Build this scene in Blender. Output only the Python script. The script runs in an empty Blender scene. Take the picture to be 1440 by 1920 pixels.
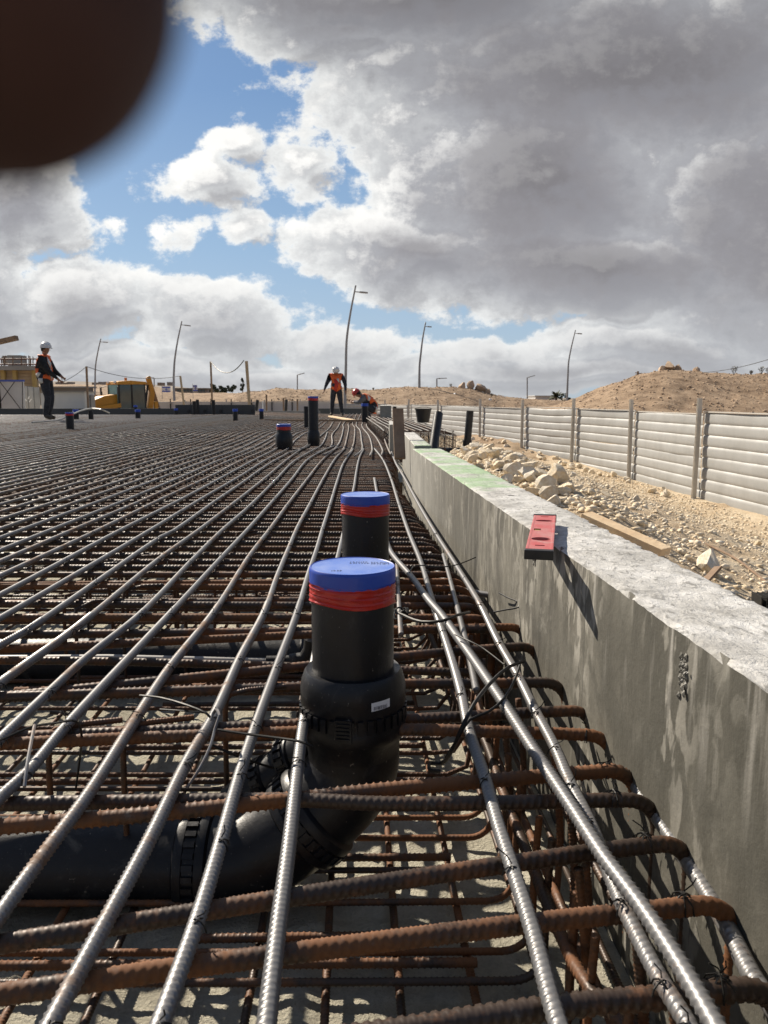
import bpy, bmesh, math, random
import numpy as np
from mathutils import Vector, Matrix, noise as mnoise
random.seed(7); RNG = np.random.default_rng(11)
R = math.radians
sc = bpy.context.scene
COL = sc.collection

# ------------------------------------------------------------------ camera, sky, sun, exposure
F = 1443.0; CX, CY = 720.0, 960.0; PITCH = R(8.28); CAMZ = 0.58
cam = bpy.data.cameras.new('camera'); camo = bpy.data.objects.new('camera', cam); COL.objects.link(camo)
camo.location = (0, 0, CAMZ); camo.rotation_euler = (math.pi/2 - PITCH, 0, 0)
cam.sensor_fit = 'VERTICAL'; cam.sensor_height = 34.6; cam.lens = 34.6*F/1920.0
cam.clip_start = 0.004; cam.clip_end = 6000
cam.dof.use_dof = True; cam.dof.focus_distance = 1.9; cam.dof.aperture_fstop = cam.lens/1.7
sc.camera = camo
SKY_GAIN = 0.68
SUN_AZ, SUN_EL = R(41), R(36)            # azimuth to the left of +Y
sdir = Vector((-math.sin(SUN_AZ)*math.cos(SUN_EL), math.cos(SUN_AZ)*math.cos(SUN_EL), math.sin(SUN_EL)))
sl = bpy.data.lights.new('sun', 'SUN'); sl.energy = 5.0; sl.angle = R(0.53); sl.color = (1.0, 0.90, 0.76)
so = bpy.data.objects.new('sun', sl); COL.objects.link(so); so.rotation_euler = sdir.to_track_quat('Z', 'Y').to_euler()
sc.view_settings.view_transform = 'Standard'; sc.view_settings.look = 'None'
sc.view_settings.exposure = 0.72; sc.view_settings.gamma = 1.0; sc.view_settings.use_curve_mapping = False
sc.render.engine = 'CYCLES'
sc.cycles.max_bounces = 6; sc.cycles.transparent_max_bounces = 8

def ray(px, py):
    a = (px-CX)/F; b = (py-CY)/F
    c, s = math.cos(PITCH), math.sin(PITCH)
    return Vector((a, c - b*s, -s - b*c))
def P(px, py, z=0.0):
    d = ray(px, py); t = (z-CAMZ)/d.z
    return Vector((d.x*t, d.y*t, z))
def PY(px, py, Y):
    d = ray(px, py); t = Y/d.y
    return Vector((d.x*t, Y, CAMZ + d.z*t))

world = bpy.data.worlds.new('World'); sc.world = world; world.use_nodes = True
class NT:
    def __init__(s, tree): s.t = tree; s.n = tree.nodes; s.l = tree.links
    def node(s, typ, **k):
        n = s.n.new(typ)
        for a, v in k.items(): setattr(n, a, v)
        return n
    def plug(s, sock, v):
        if v is None: return
        if isinstance(v, bpy.types.NodeSocket): s.l.new(v, sock)
        else: sock.default_value = v
    def m(s, op, a, b=None, c=None, clamp=False):
        n = s.node('ShaderNodeMath', operation=op, use_clamp=clamp)
        s.plug(n.inputs[0], a); s.plug(n.inputs[1], b)
        if c is not None: s.plug(n.inputs[2], c)
        return n.outputs[0]
    def v(s, op, a, b=None, scale=None):
        n = s.node('ShaderNodeVectorMath', operation=op)
        s.plug(n.inputs[0], a)
        if b is not None: s.plug(n.inputs[1], b)
        if scale is not None: s.plug(n.inputs['Scale'], scale)
        return n.outputs['Value'] if op in ('LENGTH', 'DOT_PRODUCT', 'DISTANCE') else n.outputs[0]
    def noise(s, vec, scale, detail=4, rough=.55, dist=0.0, out='Fac'):
        n = s.node('ShaderNodeTexNoise'); s.plug(n.inputs['Vector'], vec)
        n.inputs['Scale'].default_value = scale; n.inputs['Detail'].default_value = detail
        n.inputs['Roughness'].default_value = rough; n.inputs['Distortion'].default_value = dist
        return n.outputs[out]
    def ramp(s, fac, stops, interp='LINEAR'):
        n = s.node('ShaderNodeValToRGB'); s.plug(n.inputs[0], fac); cr = n.color_ramp; cr.interpolation = interp
        while len(cr.elements) > 1: cr.elements.remove(cr.elements[0])
        cr.elements[0].position = stops[0][0]; cr.elements[0].color = (*stops[0][1], 1)
        for p, c in stops[1:]:
            e = cr.elements.new(p); e.color = (*c, 1)
        return n.outputs[0]
    def mix(s, f, a, b, blend='MIX'):
        n = s.node('ShaderNodeMix', data_type='RGBA', blend_type=blend)
        s.plug(n.inputs[0], f); s.plug(n.inputs[6], a); s.plug(n.inputs[7], b)
        return n.outputs[2]
    def mapr(s, v, a, b, c=0.0, d=1.0, smooth=True):
        n = s.node('ShaderNodeMapRange'); n.interpolation_type = 'SMOOTHSTEP' if smooth else 'LINEAR'
        s.plug(n.inputs[0], v); n.inputs[1].default_value = a; n.inputs[2].default_value = b
        n.inputs[3].default_value = c; n.inputs[4].default_value = d
        return n.outputs[0]
def C4(c): return (c[0], c[1], c[2], 1.0)

w = NT(world.node_tree); w.n.clear()
tc = w.node('ShaderNodeTexCoord').outputs['Generated']
sky = w.node('ShaderNodeTexSky', sky_type='NISHITA'); sky.sun_disc = False
sky.sun_elevation = SUN_EL; sky.sun_rotation = -SUN_AZ; sky.air_density = 1.0; sky.dust_density = 1.2; sky.ozone_density = 1.5
sep = w.node('ShaderNodeSeparateXYZ'); w.l.new(tc, sep.inputs[0])
dyc = w.m('MAXIMUM', w.m('ABSOLUTE', sep.outputs[1]), 0.12)
U = w.m('DIVIDE', sep.outputs[0], dyc); V = w.m('DIVIDE', sep.outputs[2], dyc)
cmb = w.node('ShaderNodeCombineXYZ'); w.l.new(U, cmb.inputs[0]); w.l.new(V, cmb.inputs[1])
q0 = cmb.outputs[0]
front = w.m('GREATER_THAN', sep.outputs[1], 0.0)
BL = [ # cx, cy, rx, ry in photo pixels
 (1160,120,640,215),(760,-30,455,125),(1010,330,350,250),(790,470,265,105),(1120,500,480,105),(640,60,210,80),(1500,420,420,330),(1900,200,700,600),
 (375,350,104,56),(570,308,76,70),(440,268,62,36),(440,442,60,34),(345,445,54,28),(212,430,30,20),
 (30,375,150,115),(80,440,130,55),(-260,250,300,300),(120,570,200,84),(-60,560,170,110),(400,598,190,76),(655,655,130,56),(430,725,500,40),
 (1250,650,330,58),(930,665,190,48),(1060,700,520,50),(150,690,400,55),(700,-420,900,300),(-300,-300,500,300),(1130,585,80,20)]
def cloud_field(qb):
    na = w.noise(qb, 6.0, 3, .6, 0, 'Color')
    q = w.v('ADD', qb, w.v('SCALE', w.v('SUBTRACT', na, (.5, .5, .5)), scale=0.085))
    acc = None
    for (cx, cy, rx, ry) in BL:
        d = ray(cx, cy); c = Vector((d.x/d.y, d.z/d.y, 0))
        L = w.v('LENGTH', w.v('MULTIPLY', w.v('SUBTRACT', q, tuple(c)), (F/rx, F/ry, 0)))
        rr = math.sqrt(rx*ry)/F
        f = w.m('MULTIPLY', w.m('SUBTRACT', 1.0, L), min(rr, .16))
        acc = f if acc is None else w.m('MAXIMUM', acc, f)
    n1 = w.noise(w.v('MULTIPLY', qb, (1, 1.35, 1)), 8.5, 9, .66)
    n5 = w.noise(qb, 30.0, 5, .6)
    return w.m('ADD', w.m('ADD', acc, w.m('MULTIPLY', w.m('SUBTRACT', n1, .535), .14)), w.m('MULTIPLY', w.m('SUBTRACT', n5, .5), .035))
fld = cloud_field(q0)
sq = (-math.tan(SUN_AZ), math.tan(SUN_EL)/math.cos(SUN_AZ), 0)
tos = w.v('NORMALIZE', w.v('SUBTRACT', sq, q0))
fld2 = cloud_field(w.v('ADD', q0, w.v('SCALE', tos, scale=.028)))
slope = w.m('SUBTRACT', fld, fld2)       # > 0 where the cloud thins towards the sun
nb = w.noise(tc, 2.2, 8, .6)
fb = w.m('MULTIPLY', w.m('SUBTRACT', nb, .53), .5)
inwin = w.m('MULTIPLY', front, w.m('MULTIPLY', w.mapr(V, .85, 1.25, 1, 0), w.mapr(w.m('ABSOLUTE', U), .9, 1.3, 1, 0)))
field = w.m('ADD', w.m('MULTIPLY', fld, inwin), w.m('MULTIPLY', fb, w.m('SUBTRACT', 1.0, inwin)))
slope = w.m('MULTIPLY', slope, inwin)
alpha = w.mapr(field, -.008, .010)
# thin rims glow against the light, thick bellies are grey
ccol = w.ramp(w.mapr(field, -.01, .15, 0, 1, False),
    [(0.0, (.74,.78,.82)), (.10, (.84,.85,.84)), (.22, (.58,.59,.60)), (.40, (.385,.39,.415)), (.65, (.285,.28,.30)), (1.0, (.215,.208,.222))])
ccol = w.mix(w.m('MULTIPLY', w.mapr(slope, .004, .034, 0, .95), w.m('MULTIPLY', w.mapr(field, .03, .10, 1, .12), w.mapr(V, .04, .30, .55, 1.0))), ccol, C4((.97,.96,.93)))
ccol = w.mix(w.mapr(slope, -.002, -.035, 0, .65), ccol, C4((.26,.26,.285)))
ccol = w.mix(1.0, ccol, w.ramp(w.mapr(V, .22, .62, 1.0, .74), [(0, (0,0,0)), (1, (1,1,1))]), 'MULTIPLY')
hz = w.mapr(V, .0, .20, 1, 0)
ccol = w.mix(w.m('MULTIPLY', hz, .35), ccol, C4((.55,.575,.60)))
blue = w.ramp(w.mapr(V, .0, .75, 0, 1, False), [(0, (.46,.55,.63)), (.25, (.29,.43,.58)), (.5, (.16,.285,.48)), (1.0, (.085,.17,.35))])
blue = w.mix(.22, blue, w.mix(1.0, sky.outputs[0], C4((.06,.075,.10)), 'MULTIPLY'))
fin = w.mix(alpha, blue, ccol)
fin = w.mix(w.mapr(sep.outputs[1], .15, -.5, 0, .55), fin, C4((.10,.14,.22)))
low = w.mapr(sep.outputs[2], -.02, .0)
fin = w.mix(low, C4((.16,.14,.11)), fin)
bg = w.node('ShaderNodeBackground'); w.l.new(fin, bg.inputs[0]); bg.inputs[1].default_value = SKY_GAIN
wo = w.node('ShaderNodeOutputWorld'); w.l.new(bg.outputs[0], wo.inputs[0])
try:
    world.cycles.sampling_method = 'MANUAL'; world.cycles.sample_map_resolution = 512
except Exception: pass

# ------------------------------------------------------------------ helpers
def link(name, me, mat=None, parent=None, smooth=False, **props):
    o = bpy.data.objects.new(name, me); COL.objects.link(o)
    if mat is not None and len(me.materials) == 0:
        me.materials.append(mat)
    if smooth: me.shade_smooth()
    if parent is not None: o.parent = parent
    for k, v in props.items(): o[k] = v
    return o
def thing(name, label, cat, loc=(0,0,0), rz=0.0, group=None):
    o = bpy.data.objects.new(name, None); COL.objects.link(o); o.location = loc; o.rotation_euler = (0,0,rz)
    o['label'] = label; o['category'] = cat
    if group: o['group'] = group
    o.empty_display_size = .1
    return o
def tag(o, label=None, cat=None, group=None, kind=None):
    if label: o['label'] = label
    if cat: o['category'] = cat
    if group: o['group'] = group
    if kind: o['kind'] = kind
    return o

class MB:
    def __init__(s): s.v = []; s.f = []; s.n = 0
    def add(s, vs, fs):
        s.v.extend([tuple(x) for x in vs]); s.f.extend([tuple(i+s.n for i in f) for f in fs]); s.n += len(vs); return s
    def box(s, c, size, rot=None, taper=1.0):
        hx, hy, hz = size[0]/2, size[1]/2, size[2]/2
        vs = [Vector((x*(taper if z > 0 else 1), y*(taper if z > 0 else 1), z)) for z in (-hz, hz) for x, y in ((-hx,-hy),(hx,-hy),(hx,hy),(-hx,hy))]
        if rot is not None: vs = [rot @ x for x in vs]
        vs = [x + Vector(c) for x in vs]
        return s.add(vs, [(3,2,1,0),(4,5,6,7),(0,1,5,4),(1,2,6,5),(2,3,7,6),(3,0,4,7)])
    def beam(s, a, b, wd, hg, up=(0,0,1)):
        a = Vector(a); b = Vector(b); d = (b-a); L = d.length; d.normalize()
        up = Vector(up)
        if abs(d.dot(up)) > .98: up = Vector((0,1,0))
        sx = d.cross(up).normalized(); uz = sx.cross(d).normalized()
        M = Matrix((sx, d, uz)).transposed()
        return s.box((a+b)/2, (wd, L, hg), M)
    def tube(s, pts, r, sides=8, caps=True, rr=None):
        pts = [Vector(p) for p in pts]; n = len(pts); T = []
        for i in range(n):
            d = pts[min(i+1, n-1)] - pts[max(i-1, 0)]; T.append(d.normalized())
        up = Vector((0,0,1)) if abs(T[0].z) < .9 else Vector((0,1,0))
        N = (up - T[0]*up.dot(T[0])).normalized(); vs = []
        for i in range(n):
            N = (N - T[i]*N.dot(T[i])).normalized(); B = T[i].cross(N)
            ri = rr[i] if rr is not None else r
            for k in range(sides):
                a = 2*math.pi*k/sides
                vs.append(pts[i] + (N*math.cos(a) + B*math.sin(a))*ri)
        fs = []
        for i in range(n-1):
            for k in range(sides):
                a = i*sides+k; b = i*sides+(k+1) % sides
                fs.append((a, b, b+sides, a+sides))
        if caps:
            fs.append(tuple(reversed(range(sides)))); fs.append(tuple(range((n-1)*sides, n*sides)))
        return s.add(vs, fs)
    def lathe(s, prof, sides=48, M=None, wob=None, ends=True):
        vs = []; fs = []; n = len(prof)
        for i, (r, z) in enumerate(prof):
            for k in range(sides):
                a = 2*math.pi*k/sides; rr = r + (wob(a, z, r) if wob else 0)
                p = Vector((rr*math.cos(a), rr*math.sin(a), z)); vs.append(M @ p if M is not None else p)
        for i in range(n-1):
            for k in range(sides):
                a = i*sides+k; b = i*sides+(k+1) % sides
                fs.append((a, b, b+sides, a+sides))
        if ends and prof[0][0] > 1e-6: fs.append(tuple(reversed(range(sides))))
        if ends and prof[-1][0] > 1e-6: fs.append(tuple(range((n-1)*sides, n*sides)))
        return s.add(vs, fs)
    def mesh(s, name='m'):
        me = bpy.data.meshes.new(name); me.from_pydata(s.v, [], s.f); me.update(); return me
    def build(s, name, mat, parent=None, smooth=False, bevel=0.0, **props):
        me = s.mesh(name)
        if bevel > 0:
            bm = bmesh.new(); bm.from_mesh(me)
            ed = [e for e in bm.edges if len(e.link_faces) == 2 and e.calc_face_angle(0) > .5]
            bmesh.ops.bevel(bm, geom=ed, offset=bevel, segments=2, affect='EDGES', profile=.6); bm.to_mesh(me); bm.free()
        o = link(name, me, mat, parent, **props)
        if smooth:
            me.shade_smooth()
            try: me.set_sharp_from_angle(angle=R(38))
            except Exception: pass
        return o

def shape2d(outer, holes, depth, name='s'):
    cu = bpy.data.curves.new(name, 'CURVE'); cu.dimensions = '2D'; cu.fill_mode = 'BOTH'; cu.extrude = depth/2
    for ring in [outer] + holes:
        sp = cu.splines.new('POLY'); sp.points.add(len(ring)-1)
        for p, c in zip(sp.points, ring): p.co = (c[0], c[1], 0, 1)
        sp.use_cyclic_u = True
    o = bpy.data.objects.new(name, cu); COL.objects.link(o)
    dg = bpy.context.evaluated_depsgraph_get(); me = bpy.data.meshes.new_from_object(o.evaluated_get(dg))
    COL.objects.unlink(o); bpy.data.objects.remove(o); return me
def text_mesh(s, size, ext=0.0):
    cu = bpy.data.curves.new('t', 'FONT'); cu.body = s; cu.size = size; cu.extrude = ext; cu.align_x = 'CENTER'; cu.align_y = 'CENTER'
    o = bpy.data.objects.new('t', cu); COL.objects.link(o)
    dg = bpy.context.evaluated_depsgraph_get(); me = bpy.data.meshes.new_from_object(o.evaluated_get(dg))
    COL.objects.unlink(o); bpy.data.objects.remove(o); return me

# numpy value noise
def vnoise(x, y, seed=0):
    xi = np.floor(x).astype(np.int64); yi = np.floor(y).astype(np.int64); fx = x-xi; fy = y-yi
    fx = fx*fx*(3-2*fx); fy = fy*fy*(3-2*fy)
    def h(a, b):
        n = (a*374761393 + b*668265263 + seed*1442695041) & 0x7fffffff
        n = ((n ^ (n >> 13))*1274126177) & 0x7fffffff
        return ((n ^ (n >> 16)) & 0xffff)/65535.0
    return (h(xi,yi)*(1-fx)+h(xi+1,yi)*fx)*(1-fy) + (h(xi,yi+1)*(1-fx)+h(xi+1,yi+1)*fx)*fy
def fbm(x, y, oct=4, seed=0, g=.5):
    a = 1.0; t = 0; s = 0
    for i in range(oct):
        t = t + a*(vnoise(x*2**i, y*2**i, seed+i)-.5); s += a; a *= g
    return t/s*2
def sstep(a, b, x):
    t = np.clip((np.asarray(x, float)-a)/(b-a), 0, 1); return t*t*(3-2*t)

# ------------------------------------------------------------------ materials
def mat(name, col, rough=.6, metal=0.0, var=.15, scale=6.0, bump=.0, bscale=40.0, col2=None, spec=.5, detail=5, coords='Object', trans=0.0, bdist=.01):
    m = bpy.data.materials.new(name); m.use_nodes = True; t = NT(m.node_tree); t.n.clear()
    b = t.node('ShaderNodeBsdfPrincipled'); o = t.node('ShaderNodeOutputMaterial'); t.l.new(b.outputs[0], o.inputs[0])
    co = t.node('ShaderNodeTexCoord').outputs[coords]
    c2 = col2 if col2 else tuple(max(0, c*(1-var*2)) for c in col)
    n = t.noise(co, scale, detail, .6)
    t.l.new(t.ramp(n, [(.33, c2), (.67, col)]), b.inputs['Base Color'])
    b.inputs['Metallic'].default_value = metal; b.inputs['Specular IOR Level'].default_value = spec
    t.l.new(t.mapr(n, .3, .7, min(1, rough*1.12), rough*.88), b.inputs['Roughness'])
    if bump > 0:
        bp = t.node('ShaderNodeBump'); bp.inputs['Strength'].default_value = bump; bp.inputs['Distance'].default_value = bdist
        t.l.new(t.noise(co, bscale, 6, .65), bp.inputs['Height']); t.l.new(bp.outputs[0], b.inputs['Normal'])
    if trans > 0: b.inputs['Transmission Weight'].default_value = trans
    m['_b'] = 1
    return m

def rebar_mat(name, steel, rust, thr, metal, rough, ribs=False):
    m = bpy.data.materials.new(name); m.use_nodes = True; t = NT(m.node_tree); t.n.clear()
    b = t.node('ShaderNodeBsdfPrincipled'); o = t.node('ShaderNodeOutputMaterial'); t.l.new(b.outputs[0], o.inputs[0])
    co = t.node('ShaderNodeTexCoord').outputs['Object']
    inf = t.node('ShaderNodeObjectInfo').outputs['Random']
    n = t.noise(co, 9.0, 6, .65); n2 = t.noise(co, 90.0, 4, .7)
    f = t.m('ADD', n, t.m('MULTIPLY', t.m('SUBTRACT', n2, .5), .35))
    f = t.m('ADD', f, t.m('MULTIPLY', t.m('SUBTRACT', inf, .5), .22))
    c = t.ramp(f, [(thr-.10, steel), (thr+.10, rust)])
    c = t.mix(t.mapr(n2, .55, .75, 0, .5), c, C4(tuple(x*.45 for x in rust)))
    # pale mill dust and cement spots
    t.l.new(t.mix(t.mapr(t.noise(co, 26.0, 5, .7), .62, .72, 0, .35), c, C4((.20,.18,.155))), b.inputs['Base Color'])
    t.l.new(t.mapr(f, thr-.1, thr+.12, metal, 0.0), b.inputs['Metallic'])
    t.l.new(t.mapr(f, thr-.1, thr+.12, rough, .82), b.inputs['Roughness'])
    h = t.m('MULTIPLY', n2, .25)
    if ribs:
        uv = t.node('ShaderNodeUVMap'); sp = t.node('ShaderNodeSeparateXYZ'); t.l.new(uv.outputs[0], sp.inputs[0])
        wv = t.m('SINE', t.m('ADD', t.m('MULTIPLY', sp.outputs[0], 2*math.pi/.013), t.m('MULTIPLY', sp.outputs[1], 2.2)))
        h = t.m('ADD', h, t.m('MULTIPLY', t.mapr(wv, .1, .9), 1.0))
    bp = t.node('ShaderNodeBump'); bp.inputs['Strength'].default_value = .7 if ribs else .35; bp.inputs['Distance'].default_value = .0016
    t.l.new(h, bp.inputs['Height']); t.l.new(bp.outputs[0], b.inputs['Normal'])
    return m
M = {}
M['bar'] = rebar_mat('steel_bar', (.165,.163,.163), (.15,.085,.048), .64, .38, .44, False)
M['bar_far'] = rebar_mat('steel_bar_ribbed', (.165,.155,.145), (.14,.085,.052), .60, .38, .46, True)
M['rust'] = rebar_mat('rusty_bar', (.040,.025,.017), (.150,.058,.018), .50, .25, .46, False)
M['rust_far'] = rebar_mat('rusty_bar_ribbed', (.036,.025,.019), (.085,.036,.015), .50, .2, .5, True)
M['pipe'] = mat('black_hdpe', (.006,.006,.0075), .40, 0, .2, 14, .10, 60, (.010,.0105,.013), .35)
M['pipe_dusty'] = mat('dusty_black_hdpe', (.008,.008,.009), .45, 0, .2, 10, .15, 50, (.018,.0185,.021), .35)
def dusty(m, amt=.5, col=(.16,.15,.13)):
    t = NT(m.node_tree); b = [n for n in t.n if n.type == 'BSDF_PRINCIPLED'][0]; src = b.inputs['Base Color'].links[0].from_socket
    co = t.node('ShaderNodeTexCoord').outputs['Object']
    sm = t.mapr(t.noise(t.v('MULTIPLY', co, (1, 1, .5)), 17.0, 8, .72, .6), .52, .74, 0, amt)
    sp = t.mapr(t.noise(co, 120.0, 3, .6), .68, .74, 0, .7)
    c = t.mix(sm, src, C4(col)); c = t.mix(sp, c, C4((.22,.20,.17))); t.l.new(c, b.inputs['Base Color'])
M['grey_pvc'] = mat('grey_pvc', (.34,.33,.31), .45, 0, .08, 12)
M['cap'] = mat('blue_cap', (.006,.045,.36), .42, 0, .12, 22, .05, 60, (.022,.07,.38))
M['captop'] = mat('dusty_sky_sheen_cap_top', (.06,.15,.52), .38, 0, .10, 16, .08, 40, (.19,.27,.56))  # paler blue holds dust plus a sky reflection painted into the colour
M['tape'] = mat('red_tape', (.50,.018,.010), .34, 0, .15, 18, .25, 30)
M['wire'] = mat('black_tie_wire', (.018,.017,.016), .5, .5, .2, 40)
M['sticker'] = mat('white_sticker', (.75,.75,.76), .5, 0, .02, 40)
M['ink'] = mat('dark_ink', (.02,.02,.05), .5, 0, .1, 90)
M['black'] = mat('black_plastic', (.018,.018,.018), .5, 0, .2, 20)
M['level'] = mat('worn_red_paint', (.46,.075,.075), .5, 0, .12, 30, .15, 80, (.42,.16,.15))
M['timber'] = mat('fresh_timber', (.78,.60,.38), .75, 0, .1, 7, .5, 30, (.68,.48,.28))
M['oldwood'] = mat('old_timber', (.27,.18,.115), .85, 0, .1, 9, .5, 40, (.18,.12,.08))
M['yellowwood'] = mat('yellow_formwork_timber', (.46,.33,.12), .8, 0, .1, 3)
M['ply'] = mat('pale_plywood', (.44,.33,.21), .8, 0, .1, 2)
M['blackform'] = mat('black_form_panel', (.035,.037,.040), .7, 0, .3, 1.5, .2, 30, (.06,.062,.065))
M['fence'] = mat('galvanised_sheet', (.33,.332,.325), .6, .1, .05, 1.6, .05, 20, (.265,.265,.255))
M['fencepost'] = mat('galvanised_post', (.55,.52,.47), .5, .3, .08, 6)
M['lamp'] = mat('painted_lamp_pole', (.30,.31,.32), .5, .3, .05, 3)
M['orange'] = mat('orange_vest', (.72,.12,.02), .7, 0, .12, 12, .3, 30)
M['refl'] = mat('reflective_band', (.50,.49,.47), .45, 0, .05, 20)
M['navy'] = mat('navy_cloth', (.022,.026,.045), .9, 0, .25, 14, .4, 25)
M['trouser'] = mat('dark_trousers', (.030,.032,.042), .9, 0, .25, 12, .5, 20)
M['shirt'] = mat('black_shirt', (.016,.015,.017), .9, 0, .25, 14, .5, 22)
M['greyshirt'] = mat('grey_shirt', (.14,.14,.16), .9, 0, .2, 14, .5, 22)
M['skin'] = mat('skin', (.28,.145,.09), .55, 0, .08, 14)
M['boot'] = mat('dusty_boot', (.09,.075,.06), .85, 0, .2, 20)
M['hair'] = mat('dark_hair', (.02,.014,.010), .8, 0, .2, 60)
M['whitehat'] = mat('white_helmet', (.56,.56,.56), .35, 0, .04, 20)
M['redhat'] = mat('red_helmet', (.42,.04,.03), .35, 0, .05, 20)
M['yellow'] = mat('yellow_paint', (.62,.28,.02), .5, 0, .10, 4, 0)
M['glass'] = mat('tinted_glass', (.045,.085,.085), .08, 0, .1, 3, 0, 1, None, .9)
M['darkmetal'] = mat('dark_machine_metal', (.04,.038,.036), .6, .3, .2, 10)
M['rubber'] = mat('rubber_tyre', (.025,.024,.023), .85, 0, .2, 10, .3, 20)
M['whitepaint'] = mat('white_panel', (.52,.51,.49), .6, 0, .05, .8, 0, 1, (.44,.43,.42))
M['concrete_far'] = mat('far_concrete', (.30,.285,.26), .85, 0, .1, 1.2, .2, 8)
M['roofgrey'] = mat('grey_roof', (.22,.205,.19), .8, 0, .1, 1.0)
M['bluerail'] = mat('blue_rail', (.04,.08,.35), .5, 0, .1, 4)
M['foliage'] = mat('dark_foliage', (.07,.085,.045), .8, 0, .2, 3, 0, 1, (.04,.05,.025))
M['drygrass'] = mat('dry_shrub', (.14,.115,.06), .85, 0, .2, 5)
M['bark'] = mat('bark', (.13,.10,.07), .9, 0, .2, 10)
M['white'] = mat('white_cloth', (.72,.72,.72), .7, 0, .03, 6)
M['blue'] = mat('blue_print', (.03,.07,.45), .7, 0, .03, 6)
M['hill'] = mat('far_hill', (.24,.20,.16), .95, 0, .12, .02)
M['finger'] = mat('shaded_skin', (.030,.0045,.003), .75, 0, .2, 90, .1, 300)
M['nail'] = mat('fingernail', (.07,.03,.024), .4, 0, .05, 60)

dusty(M['pipe'], .30, (.075,.075,.078)); dusty(M['pipe_dusty'], .5); dusty(M['tape'], .25, (.45,.10,.08)); dusty(M['level'], .6, (.42,.34,.30))
def concrete_wall_mat():
    m = bpy.data.materials.new('stained_sunflecked_concrete'); m.use_nodes = True; t = NT(m.node_tree); t.n.clear()
    b = t.node('ShaderNodeBsdfPrincipled'); o = t.node('ShaderNodeOutputMaterial'); t.l.new(b.outputs[0], o.inputs[0])
    co = t.node('ShaderNodeTexCoord').outputs['Object']
    geo = t.node('ShaderNodeNewGeometry'); sn = t.node('ShaderNodeSeparateXYZ'); t.l.new(geo.outputs['True Normal'], sn.inputs[0])
    sp = t.node('ShaderNodeSeparateXYZ'); t.l.new(co, sp.inputs[0])
    up = t.mapr(sn.outputs[2], .4, .8)
    stretch = t.v('MULTIPLY', co, (1, 1, .28))
    n1 = t.noise(stretch, 5.5, 8, .65, .6); n2 = t.noise(co, 45, 6, .7); n3 = t.noise(stretch, 1.7, 4, .6, .4)
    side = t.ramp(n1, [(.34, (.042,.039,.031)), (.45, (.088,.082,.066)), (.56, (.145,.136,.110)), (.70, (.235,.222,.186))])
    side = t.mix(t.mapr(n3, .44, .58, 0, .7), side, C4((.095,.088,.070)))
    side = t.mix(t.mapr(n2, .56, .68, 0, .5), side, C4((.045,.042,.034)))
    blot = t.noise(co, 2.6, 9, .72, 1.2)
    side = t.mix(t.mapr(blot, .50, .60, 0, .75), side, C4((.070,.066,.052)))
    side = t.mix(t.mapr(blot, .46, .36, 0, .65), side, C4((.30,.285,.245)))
    side = t.mix(t.m('MULTIPLY', t.mapr(sp.outputs[1], 2.1, .9), t.mapr(t.noise(co, 1.8, 6, .65), .36, .54, .45, .95)), side, C4((.050,.047,.036)))  # inner face coloured darker towards its near end
    sun_dap = t.noise(t.v('MULTIPLY', co, (1, 1, .45)), 30.0, 3, .5, .3)
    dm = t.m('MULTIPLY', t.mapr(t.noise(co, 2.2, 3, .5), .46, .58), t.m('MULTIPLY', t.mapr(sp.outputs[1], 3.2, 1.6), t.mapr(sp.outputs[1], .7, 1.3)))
    side = t.mix(t.m('MULTIPLY', t.mapr(sun_dap, .50, .58, 0, .6), dm), side, C4((.40,.38,.33)))  # dappled sunlight on the inner face, painted into its colour
    pit = t.node('ShaderNodeTexVoronoi'); pit.inputs['Scale'].default_value = 34.0; t.l.new(co, pit.inputs['Vector'])
    side = t.mix(t.m('MULTIPLY', t.mapr(pit.outputs['Distance'], .11, .05), t.mapr(n1, .5, .6, 0, .8)), side, C4((.03,.028,.024)))
    jn = t.m('ABSOLUTE', t.m('SUBTRACT', t.m('FRACT', t.m('DIVIDE', t.m('ADD', sp.outputs[1], .35), 1.22)), .5))
    side = t.mix(t.mapr(jn, .004, .0, 0, .7), side, C4((.06,.056,.048)))
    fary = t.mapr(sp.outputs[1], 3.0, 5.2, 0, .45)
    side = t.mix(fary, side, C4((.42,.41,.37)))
    # drips of pale laitance below the top edge
    drip = t.noise(t.v('MULTIPLY', co, (1, 16, 1.2)), 1.0, 4, .6)
    side = t.mix(t.m('MULTIPLY', t.mapr(drip, .56, .68, 0, .5), t.mapr(sp.outputs[2], .02, .25)), side, C4((.46,.44,.40)))
    # top: white crusted laitance with grey scars and a green painted stretch
    t1 = t.noise(co, 9.0, 9, .7, .8); t2 = t.noise(t.v('MULTIPLY', co, (1.6, 1, 1)), 30.0, 6, .7, .5)
    top = t.ramp(t1, [(.34, (.27,.26,.24)), (.47, (.40,.39,.365)), (.60, (.56,.55,.525))])
    top = t.mix(t.mapr(t2, .54, .63, 0, .75), top, C4((.14,.135,.122)))
    t4 = t.noise(co, 75.0, 4, .7); top = t.mix(t.mapr(t4, .60, .68, 0, .6), top, C4((.12,.115,.10)))
    pt = t.node('ShaderNodeTexVoronoi'); pt.inputs['Scale'].default_value = 5.5; t.l.new(co, pt.inputs['Vector'])
    top = t.mix(t.mapr(t.m('ADD', pt.outputs['Distance'], t.m('MULTIPLY', t.m('SUBTRACT', t2, .5), .16)), .10, .06, 0, .9), top, C4((.045,.042,.036)))
    gy = t.m('ADD', sp.outputs[1], t.m('MULTIPLY', t.m('SUBTRACT', t.noise(co, 4.0, 4, .6), .5), .5))
    green = t.m('MULTIPLY', t.mapr(gy, 2.80, 2.87), t.mapr(gy, 6.1, 5.2))
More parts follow.
